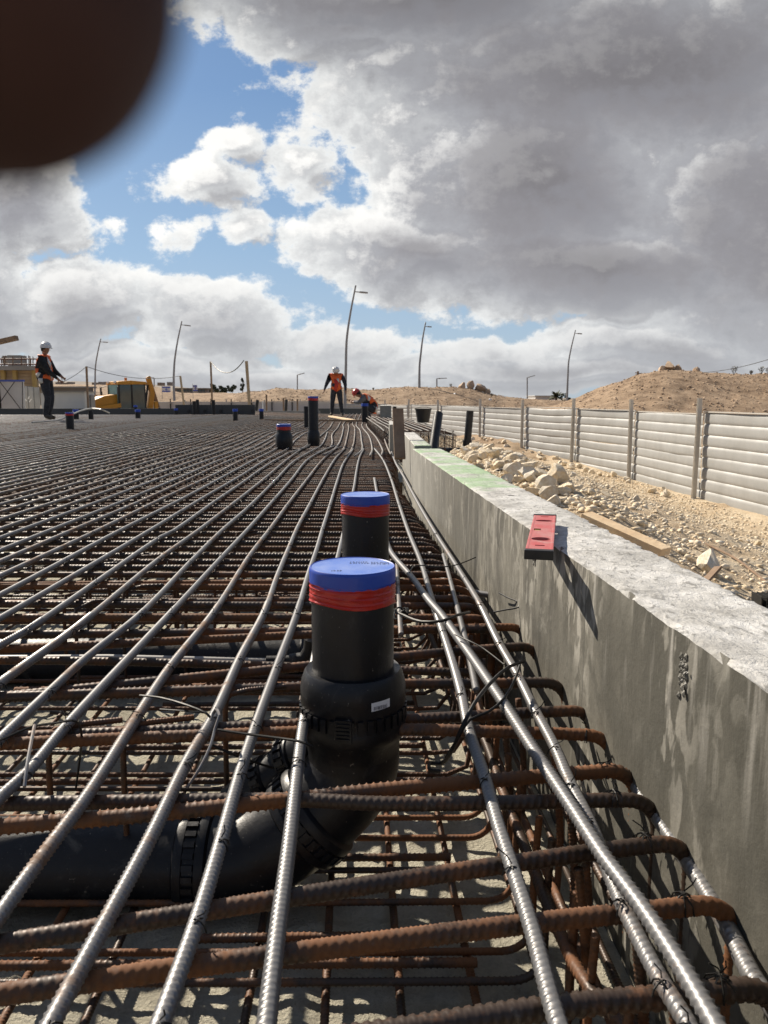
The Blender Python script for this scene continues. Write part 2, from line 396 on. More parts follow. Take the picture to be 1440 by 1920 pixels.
    green = t.m('MULTIPLY', green, t.mapr(t.noise(co, 5.0, 6, .7), .40, .56, .05, .85))
    top = t.mix(green, top, C4((.25,.38,.20)))
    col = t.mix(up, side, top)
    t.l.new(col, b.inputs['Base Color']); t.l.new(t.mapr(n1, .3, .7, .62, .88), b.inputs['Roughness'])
    h = t.m('ADD', t.m('MULTIPLY', n2, .35), t.m('ADD', t.m('MULTIPLY', n1, .5), t.m('MULTIPLY', t.m('MULTIPLY', t2, up), 1.6)))
    bp = t.node('ShaderNodeBump'); bp.inputs['Strength'].default_value = .55; bp.inputs['Distance'].default_value = .010
    t.l.new(h, bp.inputs['Height']); t.l.new(bp.outputs[0], b.inputs['Normal'])
    return m
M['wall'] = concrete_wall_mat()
def ground_mat(name, stops, bump, scale=1.0, bd=.02, far=None):
    m = bpy.data.materials.new(name); m.use_nodes = True; t = NT(m.node_tree); t.n.clear()
    b = t.node('ShaderNodeBsdfPrincipled'); o = t.node('ShaderNodeOutputMaterial'); t.l.new(b.outputs[0], o.inputs[0])
    co = t.node('ShaderNodeTexCoord').outputs['Object']
    n1 = t.noise(co, 1.3*scale, 9, .68); n2 = t.noise(co, 22*scale, 6, .7); n3 = t.noise(co, .22*scale, 4, .6)
    f = t.m('ADD', t.m('MULTIPLY', n1, .55), t.m('ADD', t.m('MULTIPLY', n2, .25), t.m('MULTIPLY', n3, .20)))
    gc = t.ramp(f, stops)
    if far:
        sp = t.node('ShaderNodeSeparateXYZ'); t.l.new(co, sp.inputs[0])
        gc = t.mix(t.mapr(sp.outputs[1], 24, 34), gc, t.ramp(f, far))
    t.l.new(gc, b.inputs['Base Color']); b.inputs['Roughness'].default_value = .92; b.inputs['Specular IOR Level'].default_value = .15
    h = t.m('ADD', t.m('MULTIPLY', n1, .8), t.m('MULTIPLY', n2, .6))
    bp = t.node('ShaderNodeBump'); bp.inputs['Strength'].default_value = bump; bp.inputs['Distance'].default_value = bd
    t.l.new(h, bp.inputs['Height']); t.l.new(bp.outputs[0], b.inputs['Normal'])
    return m
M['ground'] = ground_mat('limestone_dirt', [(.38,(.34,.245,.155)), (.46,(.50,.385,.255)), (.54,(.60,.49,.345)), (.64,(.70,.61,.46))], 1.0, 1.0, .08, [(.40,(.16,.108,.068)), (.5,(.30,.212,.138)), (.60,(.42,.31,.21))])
M['rock'] = mat('limestone', (.74,.66,.52), .9, 0, .08, 7, .7, 26, (.64,.50,.32))
M['rockpale'] = mat('pale_limestone', (.74,.69,.59), .9, 0, .08, 5, .7, 26, (.62,.51,.36))
M['rockbrown'] = mat('brown_boulder', (.50,.36,.24), .9, 0, .1, 3, .4, 12)
M['blind'] = ground_mat('blinding_concrete', [(.38,(.30,.275,.215)), (.5,(.47,.44,.35)), (.60,(.60,.565,.46))], 1.0, 6.0, .02)

# ------------------------------------------------------------------ terrain
WS = math.atan(80*math.cos(PITCH)/F)      # the wall swings this much to the left
def xw(y): return .48 - .0549*y           # inner face of the wall
CREST = [  # list of (px, py) profiles, distance, front width, back width
 ([(980,775),(1040,762),(1075,750),(1100,740),(1145,722),(1190,708),(1225,700),(1250,697),(1300,700),(1370,705),(1440,705),(1700,712),(2300,725)], 46, 15, 14),
 ([(300,752),(400,745),(450,738),(490,735),(520,729),(560,731),(600,732),(640,727),(690,731),(730,727),(765,725),(810,726),(850,727),(880,729),(905,736),(945,745),(1000,749),(1060,752),(1200,756)], 78, 12, 16),
 ([(-900,724),(-200,722),(60,722),(170,722),(250,722),(300,728),(340,737),(420,737),(470,738),(560,745),(700,752)], 125, 26, 30),
]
def terrain(x, y):
    x = np.asarray(x, float); y = np.asarray(y, float)
    r = np.hypot(x, y)
    h = -1.72 + .05*fbm(x*.25, y*.25, 4, 3)
    t = x - (xw(np.minimum(y, 6.5)) + .2)
    fill = -.40 - 1.32*sstep(.9, 6.6, t)
    pile = .36*np.exp(-((t-.75)/.55)**2)*sstep(3.0, 4.8, y)*(1-sstep(9.3, 11.2, y))
    pile = pile + .15*np.exp(-((t-1.9)/1.0)**2)*sstep(4.0, 6, y)*(1-sstep(11, 13, y))
    fill = fill + pile + .05*fbm(x*1.6, y*1.6, 4, 9) + .022*fbm(x*7, y*7, 3, 5)
    wgt = sstep(-.18, -.02, t)*(1-sstep(20, 40, y))
    h = h*(1-wgt) + fill*wgt
    ok = y > 3
    px = CX + F*math.cos(PITCH)*0 + np.where(ok, x/np.maximum(y, .1), 99)*F/ math.cos(PITCH)*1.0
    # photo column of each azimuth at the horizon
    px = CX + np.where(ok, x/np.maximum(y, .1), 99)*F*(1/math.cos(PITCH))
    for prof, d0, wf, wb in CREST:
        xs = [p[0] for p in prof]; zs = [CAMZ + (750-p[1])*d0/F for p in prof]
        zc = np.interp(px, xs, zs, left=zs[0], right=zs[-1])
        zc = np.where(ok, zc, -1.72)
        zc = zc + .10*fbm(x*.22, x*0+3.3, 4, 21+int(d0))
        dd = (r*np.cos(np.arctan2(x, np.maximum(y, .01))) - d0)
        g = np.where(dd < 0, 1-sstep(0, wf*1.6, -dd), 1-sstep(0, wb*1.8, dd))
        side = np.where(px < xs[0], np.exp(-((px-xs[0])/120)**2), 1.0)
        g = g*side
        add = (zc+1.72)*g + (.13*fbm(x*.35, y*.35, 4, 40) + .10*fbm(x*1.6, y*1.6, 4, 44))*sstep(0,.15,g)
        h = np.maximum(h, np.where(ok, -1.72+add, h)) if True else h
    return h
def build_terrain():
    th = np.concatenate([np.linspace(-math.pi, R(-36), 60, endpoint=False), np.linspace(R(-36), R(38), 520, endpoint=False), np.linspace(R(38), math.pi, 60, endpoint=False)])
    rad = np.concatenate([[0.05, .5, 1.0], np.geomspace(1.5, 160, 330), np.geomspace(175, 3500, 28)])
    T, Rr = np.meshgrid(th, rad); X = Rr*np.sin(T); Y = Rr*np.cos(T)
    Z = terrain(X, Y); n, k = X.shape
    me = bpy.data.meshes.new('ground')
    v = np.stack([X, Y, Z], -1).reshape(-1, 3)
    i = np.arange(n-1)[:, None]*k; j = np.arange(k)[None, :]; jn = (j+1) % k
    f = np.stack([i+j, i+k+j, i+k+jn, i+jn], -1).reshape(-1, 4)
    me.from_pydata(v.tolist(), [], f.tolist()); me.update(); me.flip_normals()
    o = link('ground', me, M['ground'], None, True); o['kind'] = 'structure'
build_terrain()
def gpoint(px, py):   # where a photo ray meets the terrain
    d = ray(px, py); t = .5; 
    for _ in range(400):
        p = Vector((0,0,CAMZ)) + d*t
        if p.z < tz(p.x, p.y): return p
        t *= 1.012
    return p
def tz(x, y): return float(terrain(np.array([x]), np.array([y]))[0])

# far hills beyond the site
def hills():
    xs = np.linspace(-900, 900, 160); m = MB(); vs = []; 
    for x in xs:
        px = CX + x/900*F
        z = float(np.interp(px, [-400,60,120,200,300,420,520,900,1900], [22,22,23,21,18,9,4,2,2])) + 2.0*float(fbm(np.array([x*.02]), np.array([1.0]), 4, 5)[0])
        vs += [(x, 840, -2), (x, 900, z), (x, 1000, -2)]
    fs = []
    for i in range(len(xs)-1):
        a = i*3; fs += [(a, a+3, a+4, a+1), (a+1, a+4, a+5, a+2)]
    m.add(vs, fs); o = m.build('hills', M['hill'], None, True); o['kind'] = 'structure'
hills()

# ------------------------------------------------------------------ blinding concrete, slab edges
def zs(x, y):
    return .11*sstep(6, 17, y)*sstep(-1.2, -5.5, x) if False else .11*sstep(6, 17, y)*(1-sstep(-5.5, -1.2, x))
def blinding():
    nx, ny = 150, 170
    ys = np.concatenate([np.linspace(-1.2, 3.0, 110), np.geomspace(3.05, 42, 60)])
    v = []
    for y in ys:
        x1 = xw(min(y, 7.0)) + .05 if y < 9 else .30
        xsx = x1 - np.concatenate([np.linspace(0, 2.6, 110), np.geomspace(2.65, 17, 40)])
        z = -.385 + .014*fbm(xsx*3, y*3+xsx*0, 4, 2) + .013*fbm(xsx*22, y*22+xsx*0, 3, 8)
        z = z + zs(xsx, y+xsx*0)
        for a, b in zip(xsx, z): v.append((a, y, b))
    k = 150; n = len(ys); f = []
    for i in range(n-1):
        for j in range(k-1):
            f.append((i*k+j, i*k+j+1, (i+1)*k+j+1, (i+1)*k+j))
    me = bpy.data.meshes.new('blinding'); me.from_pydata(v, [], f); me.update()
    if me.polygons[0].normal.z < 0: me.flip_normals()
    o = link('concrete_floor', me, M['blind'], None, True); o['kind'] = 'structure'
blinding()

# inner wall: near section and turned far section
def wall_box(name, A, B, C, D, z0, z1, mat_, nx=260, nzv=26, ntop=16, seed=1, parent=None):
    # A,B inner face start/end ; D,C outer face start/end (xy)
    A, B, C, D = [Vector((p[0], p[1])) for p in (A, B, C, D)]
    v = []; prof = []
    for k in range(nzv): prof.append((0.0, k/(nzv-1)))
    for k in range(1, ntop+1): prof.append((k/ntop, 1.0))
    for k in range(1, 7): prof.append((1.0, 1-k/6))
    for i in range(nx+1):
        s = i/nx; a = A.lerp(B, s); d = D.lerp(C, s); L = (B-A).length*s
        for (tt, zz) in prof:
            p = a.lerp(d, tt); z = z0 + (z1-z0)*zz
            nn = float(0)
            e1 = mnoise.noise(Vector((L*9, tt*3, zz*6+seed)))*.0016 + mnoise.noise(Vector((L*40, tt*9, zz*30+seed)))*.0009
            ed = min(tt, 1-tt) if zz == 1.0 else 1
            out = Vector((-1, -.055)).normalized()
            if zz < 1: p = p + out*(e1 if tt == 0 else 0)
            else:
                z += e1*1.3 + mnoise.noise(Vector((L*70, tt*30, seed)))*.0012
                if ed < .02:
                    chip = max(0, mnoise.noise(Vector((L*19, 3.1, seed)))-.10)*.024 + abs(mnoise.noise(Vector((L*55, 1.1, seed))))*.003
                    z -= .002 + chip*.8
                    p = p - out*(chip*.8 if tt < .5 else -chip)
            v.append((p.x, p.y, z))
    k = len(prof); f = []
    for i in range(nx):
        for j in range(k-1):
            f.append((i*k+j, i*k+j+1, (i+1)*k+j+1, (i+1)*k+j))
    f.append(tuple(range(k))); f.append(tuple(reversed(range(nx*k, nx*k+k))))
    me = bpy.data.meshes.new(name); me.from_pydata(v, [], f); me.update()
    bm = bmesh.new(); bm.from_mesh(me); bmesh.ops.recalc_face_normals(bm, faces=bm.faces); bm.to_mesh(me); bm.free()
    o = link(name, me, mat_, parent); me.shade_smooth(); me.set_sharp_from_angle(angle=R(45)); return o
WT = .254
far0 = P(777, 841, WT); yj = far0.y
wl = thing('concrete_wall', 'long grey cast concrete wall beside the rebar mat with white crusted and green painted top', 'wall', (0,0,0))
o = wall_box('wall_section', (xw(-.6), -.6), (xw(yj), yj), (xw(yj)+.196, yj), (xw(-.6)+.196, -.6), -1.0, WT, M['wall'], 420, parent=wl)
a1 = P(777.5, 836, WT+.02); b1 = P(755, 810.5, WT+.02); b2 = P(777, 809.5, WT+.02); a2 = P(808.5, 835, WT+.02)
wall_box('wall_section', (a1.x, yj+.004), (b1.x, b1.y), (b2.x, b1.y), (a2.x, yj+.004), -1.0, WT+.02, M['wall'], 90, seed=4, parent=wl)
# scabs and holes on the inner face (hole with crusted grout)
def scab(px, py, sy, sz, nm='grout_scab'):
    d = ray(px, py); t = .48/(d.x + .0549*d.y); c = Vector((0,0,CAMZ)) + d*t
    m = MB(); n = 60
    for k in range(n):
        q = Vector((-.001+random.uniform(-.004, .001), random.gauss(0, sy*.38), random.gauss(0, sz*.42)))
        rr = random.uniform(.002, .006)
        me_v = [(c + q + Vector((-1,0,0))*rr*.25)] + [c + q + Vector((.002, math.cos(a)*rr, math.sin(a)*rr*1.3)) for a in [i*math.pi/3+random.random()*.4 for i in range(6)]]
        m.add(me_v, [(0, i, i % 6+1) for i in range(1, 7)])
    o = m.build(nm, M['wall'], wl, False); return o
scab(1283, 1262, .02, .035); scab(1003, 1045, .01, .02)

def simple_box_thing(name, label, cat, pts, z0, z1, m_, group=None, bevel=0):
    mb = MB(); v = [(p[0], p[1], z0) for p in pts] + [(p[0], p[1], z1) for p in pts]; n = len(pts)
    mb.add(v, [tuple(reversed(range(n))), tuple(range(n, 2*n))] + [(i, (i+1) % n, (i+1) % n+n, i+n) for i in range(n)])
    o = mb.build(name, m_, None, bevel=bevel); tag(o, label, cat, group); return o
# small concrete stubs further along the line of the wall
p = P(733, 847, -.05); simple_box_thing('concrete_pier', 'pale concrete stub left of the upright timber board', 'pier', [(p.x-.02, 8.9), (p.x+.08, 8.9), (p.x+.08, 10.4), (p.x-.02, 10.4)], -1.2, .30, M['wall'])
p = P(712, 797, 0); simple_box_thing('concrete_pier', 'small greenish concrete stub right of the crouching worker', 'pier', [(-.10, 19.5), (.18, 19.5), (.18, 22.5), (-.10, 22.5)], -1.2, .44, M['wall'])

# ------------------------------------------------------------------ rebar
def resample(pts, ds_fn):
    pts = [Vector(p) for p in pts]
    if len(pts) == 2: pts = [pts[0], pts[0].lerp(pts[1], .33), pts[0].lerp(pts[1], .66), pts[1]]
    # dense Catmull-Rom, then walk
    dense = []
    n = len(pts)
    for i in range(n-1):
        p0 = pts[max(i-1, 0)]; p1 = pts[i]; p2 = pts[i+1]; p3 = pts[min(i+2, n-1)]
        if i == 0: p0 = p1*2 - p2
        if i+2 > n-1: p3 = p2*2 - p1
        L = (p2-p1).length; k = max(2, min(60, int(L/.03)))
        # centripetal-ish tangents
        t1 = (p2-p0)*(L/max(1e-6, (p2-p1).length+(p1-p0).length)); t2 = (p3-p1)*(L/max(1e-6, (p3-p2).length+(p2-p1).length))
        for j in range(k):
            u = j/k; u2 = u*u; u3 = u2*u
            dense.append(p1*(2*u3-3*u2+1) + t1*(u3-2*u2+u) + p2*(-2*u3+3*u2) + t2*(u3-u2))
    dense.append(pts[-1])
    D = np.array([tuple(p) for p in dense]); seg = np.linalg.norm(np.diff(D, axis=0), axis=1); S = np.concatenate([[0], np.cumsum(seg)])
    out = [0.0]; s = 0.0; tot = S[-1]
    while s < tot:
        c = np.array([np.interp(s, S, D[:, k]) for k in range(3)])
        s += ds_fn(c); out.append(min(s, tot))
    out = np.array(out); out = np.concatenate([out[:-1][out[:-1] < tot-1e-5], [tot]])
    return np.stack([np.interp(out, S, D[:, k]) for k in range(3)], -1), out
NTRI = [0]
def bar_mesh(pts, dia, fine=2.3, sides_near=12, rough_ds=.14, pitch=None, smooth_zone=None):
    pitch = pitch or dia*.47
    def ds(c):
        d = math.sqrt(c[0]**2 + c[1]**2 + (c[2]-CAMZ)**2)
        if c[1] < .35 or abs(c[0]) > .62*max(c[1], .2)+.45: return .05
        if d < 1.6: return pitch/6.0
        if d < fine: return pitch/4.0
        if d < fine+.0001: return .01
        return min(rough_ds, .03+.012*d)
    Pn, S = resample(pts, ds); n = len(Pn)
    T = np.gradient(Pn, axis=0); T /= np.linalg.norm(T, axis=1)[:, None]+1e-12
    up = np.array([0, 0, 1.0])
    if abs(T[0] @ up) > .85: up = np.array([0, 1.0, 0])
    N = np.zeros_like(T); nn = up - T[0]*(T[0] @ up); nn /= np.linalg.norm(nn); 
    for i in range(n):
        nn = nn - T[i]*(nn @ T[i]); nn /= np.linalg.norm(nn)+1e-12; N[i] = nn
    B = np.cross(T, N)
    near = np.linalg.norm(Pn - np.array([0, 0, CAMZ]), axis=1).min() < fine
    sd = sides_near if near else 6
    tw = random.gauss(0, .45)
    th = np.arange(sd)/sd*2*math.pi; r0 = dia/2
    if near:
        seg = np.gradient(S); act = (seg < pitch*.4).astype(float)
        ph = th[None, :] + tw
        halfpos = np.abs(np.sin(ph))
        sgn = np.where(np.sin(ph) > 0, 1.0, -1.0)
        u = (S[:, None] + .80*dia*np.cos(ph) + (sgn > 0)*pitch*.5)/pitch
        fr = np.abs(u - np.floor(u) - .5)*2          # 0 centre of rib
        rib = np.clip(1.2 - fr/.34, 0, 1)*np.clip(halfpos*1.25-.12, 0, 1)
        lon = np.clip(1-halfpos/.30, 0, 1)*.55
        rad = r0*(.91 + .22*np.maximum(rib, lon)*act[:, None])
    else: rad = np.full((n, sd), r0)
    V = Pn[:, None, :] + rad[..., None]*(np.cos(th)[None, :, None]*N[:, None, :] + np.sin(th)[None, :, None]*B[:, None, :])
    V = V.reshape(-1, 3)
    i = np.arange(n-1)[:, None]*sd; j = np.arange(sd)[None, :]; jn = (j+1) % sd
    Fq = np.stack([i+j, i+jn, i+sd+jn, i+sd+j], -1).reshape(-1, 4)
    UVs = np.stack([np.repeat(S, sd), np.tile(th, n)], -1)
    NTRI[0] += len(Fq)*2
    return V, Fq, UVs, sd, n, near
def mesh_from(Vs, Fs, caps, name, uvv=None):
    nv = len(Vs); nq = len(Fs)
    loops = Fs.reshape(-1); extra = [c for c in caps]
    tot = len(loops) + sum(len(c) for c in extra)
    me = bpy.data.meshes.new(name); me.vertices.add(nv); me.vertices.foreach_set('co', Vs.reshape(-1).astype(np.float32))
    me.loops.add(tot); al = np.concatenate([loops] + [np.array(c) for c in extra]) if extra else loops
    me.loops.foreach_set('vertex_index', al.astype(np.int32))
    starts = np.concatenate([np.arange(nq)*4, nq*4 + np.cumsum([0]+[len(c) for c in extra[:-1]])]) if extra else np.arange(nq)*4
    me.polygons.add(nq+len(extra)); me.polygons.foreach_set('loop_start', starts.astype(np.int32))
    try: me.polygons.foreach_set('loop_total', np.concatenate([np.full(nq, 4), [len(c) for c in extra]]).astype(np.int32))
    except Exception: pass
    if uvv is not None:
        uv = me.uv_layers.new(name='UVMap'); uv.data.foreach_set('uv', uvv[al].reshape(-1).astype(np.float32))
    me.update(calc_edges=True); me.validate(); me.polygons.foreach_set('use_smooth', np.ones(len(me.polygons), bool))
    return me
def rebar(name, pts, dia, kind, parent, **k):
    V, Fq, UVs, sd, n, near = bar_mesh(pts, dia, **k)
    caps = [list(reversed(range(sd))), list(range((n-1)*sd, n*sd))]
    me = mesh_from(V, Fq, caps, name, UVs)
    m_ = M[kind] if near else M[kind + '_far' if kind + '_far' in M else kind]
    return link(name, me, m_, parent)
def rebars_joined(name, lst, kind, parent, **kw):
    Vs = []; Fs = []; Us = []; caps = []; off = 0
    for pts, dia in lst:
        V, Fq, UVs, sd, n, near = bar_mesh(pts, dia, **kw)
        Vs.append(V); Fs.append(Fq+off); Us.append(UVs); off += len(V)
    me = mesh_from(np.concatenate(Vs), np.concatenate(Fs), [], name, np.concatenate(Us))
    o = link(name, me, M[kind], parent); o['kind'] = 'stuff'; return o

matt = thing('rebar_mat', 'large mat of tied steel reinforcing bars laid above the concrete floor', 'rebar mat', (0,0,0))
def lift(p, dz=0.0):
    return Vector((p[0], p[1], float(zs(p[0], p[1]))+dz))
def trace(px, z=-.010):
    return [P(a, b, z) for a, b in px]
# traced long bars nearest the camera (photo points on the mat plane)
LB = {
 'a': [(-60,1246),(0,1210),(53,1180),(180,1092),(300,1008),(325,996),(405,939),(462,900),(478,888),(511,866),(542,849)],
 'b': [(-60,1330),(0,1281),(139,1180),(300,1047),(369,997),(430,950),(493,900),(533,866),(558,847),(578,833),(597,815)],
 'c': [(-60,1445),(0,1386),(95,1295),(160,1235),(265,1150),(358,1053),(414,997),(467,950),(517,900),(550,866),(578,849),(603,834),(614,810)],
 'd': [(-80,1590),(0,1495),(50,1450),(125,1360),(250,1225),(320,1150),(417,1044),(461,997),(500,953),(546,900),(578,861),(614,841),(628,836)],
 'e': [(-90,1850),(0,1715),(65,1625),(165,1490),(260,1340),(320,1250),(400,1150),(467,1044),(505,994),(539,947),(575,900),(606,861),(630,841),(640,838)],
 'f': [(0,2105),(95,1920),(200,1725),(280,1575),(350,1430),(400,1345),(450,1235),(495,1150),(519,1083),(544,1022),(558,989),(583,942),(605,900),(628,861),(646,841)],
 'g': [(225,2120),(300,1920),(370,1725),(415,1575),(450,1450),(480,1360),(520,1250),(557,1150),(578,1078),(594,1030),(605,992),(619,947),(633,900),(644,869),(662,842)],
 'h': [(480,2120),(500,1920),(520,1750),(540,1600),(560,1425),(570,1350),(597,1200),(625,1080),(644,1000),(664,913),(668,886),(674,858),(682,842)],
 'j': [(1120,2120),(1045,1915),(1000,1750),(960,1625),(935,1550),(910,1460),(880,1370),(865,1300),(846,1233),(829,1181),(817,1146),(808,1117),(790,1056),(767,1000),(748,945),(733,897),(718,862),(702,841)],
 'k': [(1360,2080),(1290,1920),(1240,1840),(1165,1690),(1105,1540),(1070,1470),(1040,1400),(1005,1335),(970,1265),(935,1204),(900,1133),(854,1058),(817,1000),(785,945),(759,897),(742,868),(732,841)],
}
for key, pl in LB.items():
    rebar('main_bar', trace(pl, -.010 if key != 'k' else -.011), .020, 'bar', matt)
# the bar lying across the others, and the two short lap pieces
pe = [(702,897),(708,930),(720,990),(733,1035),(773,1083),(804,1125),(829,1154),(856,1192),(885,1232),(945,1320),(1000,1405),(1070,1510),(1135,1610),(1200,1695),(1270,1800),(1340,1920),(1440,2100)]
rebar('loose_bar', [P(a, b, .0105+(-.02 if b < 1000 else 0)) for a, b in pe], .021, 'bar', matt, pitch=.0105)
rebar('lap_bar', trace([(831,1040),(844,1087),(856,1133),(867,1177),(879,1225),(893,1294)], -.012), .015, 'bar', matt, pitch=.009)
rebar('lap_bar', trace([(744,1050),(747,1110),(752,1190)], -.012), .014, 'bar', matt, pitch=.009)
FB = [[(590,850),(620,838),(623,815),(633,802),(640,790)], [(606,853),(627,842),(638,827),(644,802),(643,797),(648,790)],
 [(624,853),(643,843),(650,823),(654,802),(653,795),(658,790)], [(646,855),(657,847),(664,827),(665,802),(661,795),(665,785)],
 [(665,855),(679,843),(678,827),(675,807),(668,798),(671,788)], [(694,855),(698,842),(692,818),(679,800),(680,792)],
 [(716,853),(717,843),(705,820),(688,800),(687,790)], [(733,852),(727,840),(717,815),(705,802),(696,795),(695,783)],
 [(540,850),(575,838),(600,818),(618,802),(626,790)]]
for pl in FB:
    q = P(*pl[-1], -.010); e = Vector((q.x + (q.x+.9)*.15 - .25, 34.0, -.010))
    rebar('main_bar', [P(a, b, .012 if b > 850 else -.010) for a, b in pl] + [e], .022, 'bar', matt, rough_ds=.25)
# the many parallel bars to the left
x0 = -1.011; i = 0
while x0 > -17.5:
    w0 = random.uniform(-.012, .012); pts = []
    # lines run with the wall; a slight common sway
    ylo = max(.2, (-x0)/.62*.78 - .6)
    ys = [ylo] + [y for y in (1.0, 1.6, 2.4, 3.4, 4.6, 6, 7.6, 9.4, 11.6, 14, 17, 20.5, 25.5) if y > ylo+.3]
    if len(ys) < 2 or ylo > 24.8: break
    ph = x0*.35
    for y in ys:
        sway = .035*math.sin(y*.35+ph) + random.uniform(-.010, .010)*min(1, y/4)
        if y > 9: sway += .05*math.sin(y*.9+ph*2.3)
        pts.append(lift((x0 - .024*y + w0 + sway, y), -.010))
    rebar('main_bar', pts, .020, 'bar', matt, rough_ds=.22)
    x0 -= .122 + random.uniform(-.010, .012); i += 1
    if i > 190: break
# cross bars of the upper layer, bent down at the wall
def cross_pts(y, dy, xl, z=-.034, bend=True, xr=None):
    pts = []; xr = xr if xr is not None else xw(y) - .055
    n = max(3, int((xr-xl)/1.2)); r = .055
    for k in range(n+1):
        x = xl + (xr-r-xl)*k/n; yy = y + dy*(x-xr)
        pts.append(Vector((x, yy, float(zs(x, yy)) + z + (random.uniform(-.003, .003) if 0 < k < n else 0))))
    if bend:
        for a in (22, 45, 68, 90):
            pts.append(Vector((xr - r + r*math.sin(R(a)), y, z - r*(1-math.cos(R(a))))))
        pts.append(Vector((xr, y, z-r-.12))); pts.append(Vector((xr, y, -.345)))
    return pts
def cross_traced(pl, z=-.034):
    pts = [P(a, b, z) for a, b in pl]; e = pts[-1]; d = (pts[-1]-pts[-2]).normalized(); r = .052
    pts = [pts[0] + (pts[0]-pts[1]).normalized()*.6] + pts
    for a in (22, 45, 68, 90): pts.append(e + d*(r*math.sin(R(a))) + Vector((0, 0, -r*(1-math.cos(R(a))))))
    q = pts[-1].copy(); pts.append(Vector((q.x, q.y, -.2))); pts.append(Vector((q.x, q.y, -.34)))
    return pts
CT = [ [(300,1990),(700,1940),(860,1915),(1110,1880),(1250,1870),(1385,1855)],
 [(0,1865),(360,1812),(720,1765),(1050,1725),(1180,1712),(1310,1698)],
 [(0,1770),(360,1712),(720,1655),(990,1615),(1110,1598),(1235,1583)],
 [(0,1507),(280,1503),(560,1500),(720,1507),(950,1505),(1175,1500)],
 [(0,1550),(300,1525),(720,1481),(940,1462),(1140,1446)],
 [(0,1395),(300,1382),(745,1368),(920,1372),(1100,1378)],
 [(30,1297),(300,1290),(745,1350),(900,1342),(1070,1333)] ,
 [(370,1295),(745,1283),(900,1282),(1020,1280)],
 [(450,1262),(745,1232),(850,1222),(975,1213)],
 [(0,1240),(300,1236),(745,1240),(900,1245)],
 [(370,1200),(745,1182),(850,1178),(955,1176)] ]
for n_, pl in enumerate(CT):
    if n_ == 9: continue
    if n_ == 6: pl = [(480,1362),(745,1350),(900,1342),(1070,1333)]
    rebar('cross_bar', cross_traced(pl, -.033), .024, 'rust', matt, pitch=.0115)
rebar('cross_bar', [P(a, b, -.06) for a, b in [(28,1298),(200,1294),(400,1290),(640,1286)]], .024, 'rust', matt, pitch=.0115)
rebar('cross_bar', [P(a, b, -.05) for a, b in [(-60,1238),(200,1240),(560,1250),(900,1262)]], .022, 'rust', matt, pitch=.011)
y = 2.02; nb_ = 0
while y < 33 and nb_ < 270:
    xl = max(-18, -.66*y-1.2)
    if y > 9: xr = .12 - (y-9)*.01
    elif y > yj-.1: xr = .12
    else: xr = None
    dy = random.gauss(0, .02) if y > 3 else random.choice([0, .0, .04, -.02])
    if y < 27 or True:
        xl_ = xl if random.random() < .7 else xl*random.uniform(.3, .9)
        rebar('cross_bar', cross_pts(y, dy, xl_, -.034 if y > 2.3 else -.034, bend=y < 9, xr=xr), .024, 'rust', matt, fine=2.8, pitch=.0125, rough_ds=.3)
    y += random.uniform(.085, .155)*(1 if y < 16 else 1.25); nb_ += 1
# smooth-ish edge bar under the bends and inner edge bars
rebar('edge_bar', [P(a, b, -.060) for a, b in [(1500,1960),(1410,1830),(1375,1760),(1315,1655),(1258,1570),(1190,1470),(1148,1390),(1098,1310),(1050,1240),(1008,1165),(990,1130)]] + [Vector((xw(y)-.10, y, -.06)) for y in (2.6, 3.4, 4.6, 5.4, 7)], .024, 'bar', matt)
rebar('edge_bar', [P(a, b, -.16) for a, b in [(1250,1990),(1110,1860),(1060,1770),(1025,1690),(985,1590),(945,1490),(905,1380)]] + [Vector((xw(y)-.20, y, -.16)) for y in (1.9, 2.6, 3.6, 5.0)], .018, 'rust', matt)
rebar('edge_bar', [Vector((xw(y)-.045, y, -.22)) for y in (.2, 1, 2, 3, 5)], .016, 'rust', matt)
rebar('edge_bar', [Vector((xw(y)-.10, y, -.30)) for y in (.2, 1, 2, 3, 5)], .016, 'rust', matt)
rebar('edge_bar', [P(a, b, -.09) for a, b in [(905,1350),(880,1240),(850,1150),(835,1105)]] + [Vector((xw(y)-.21, y, -.07)) for y in (2.6, 3.6, 5)], .016, 'rust', matt)
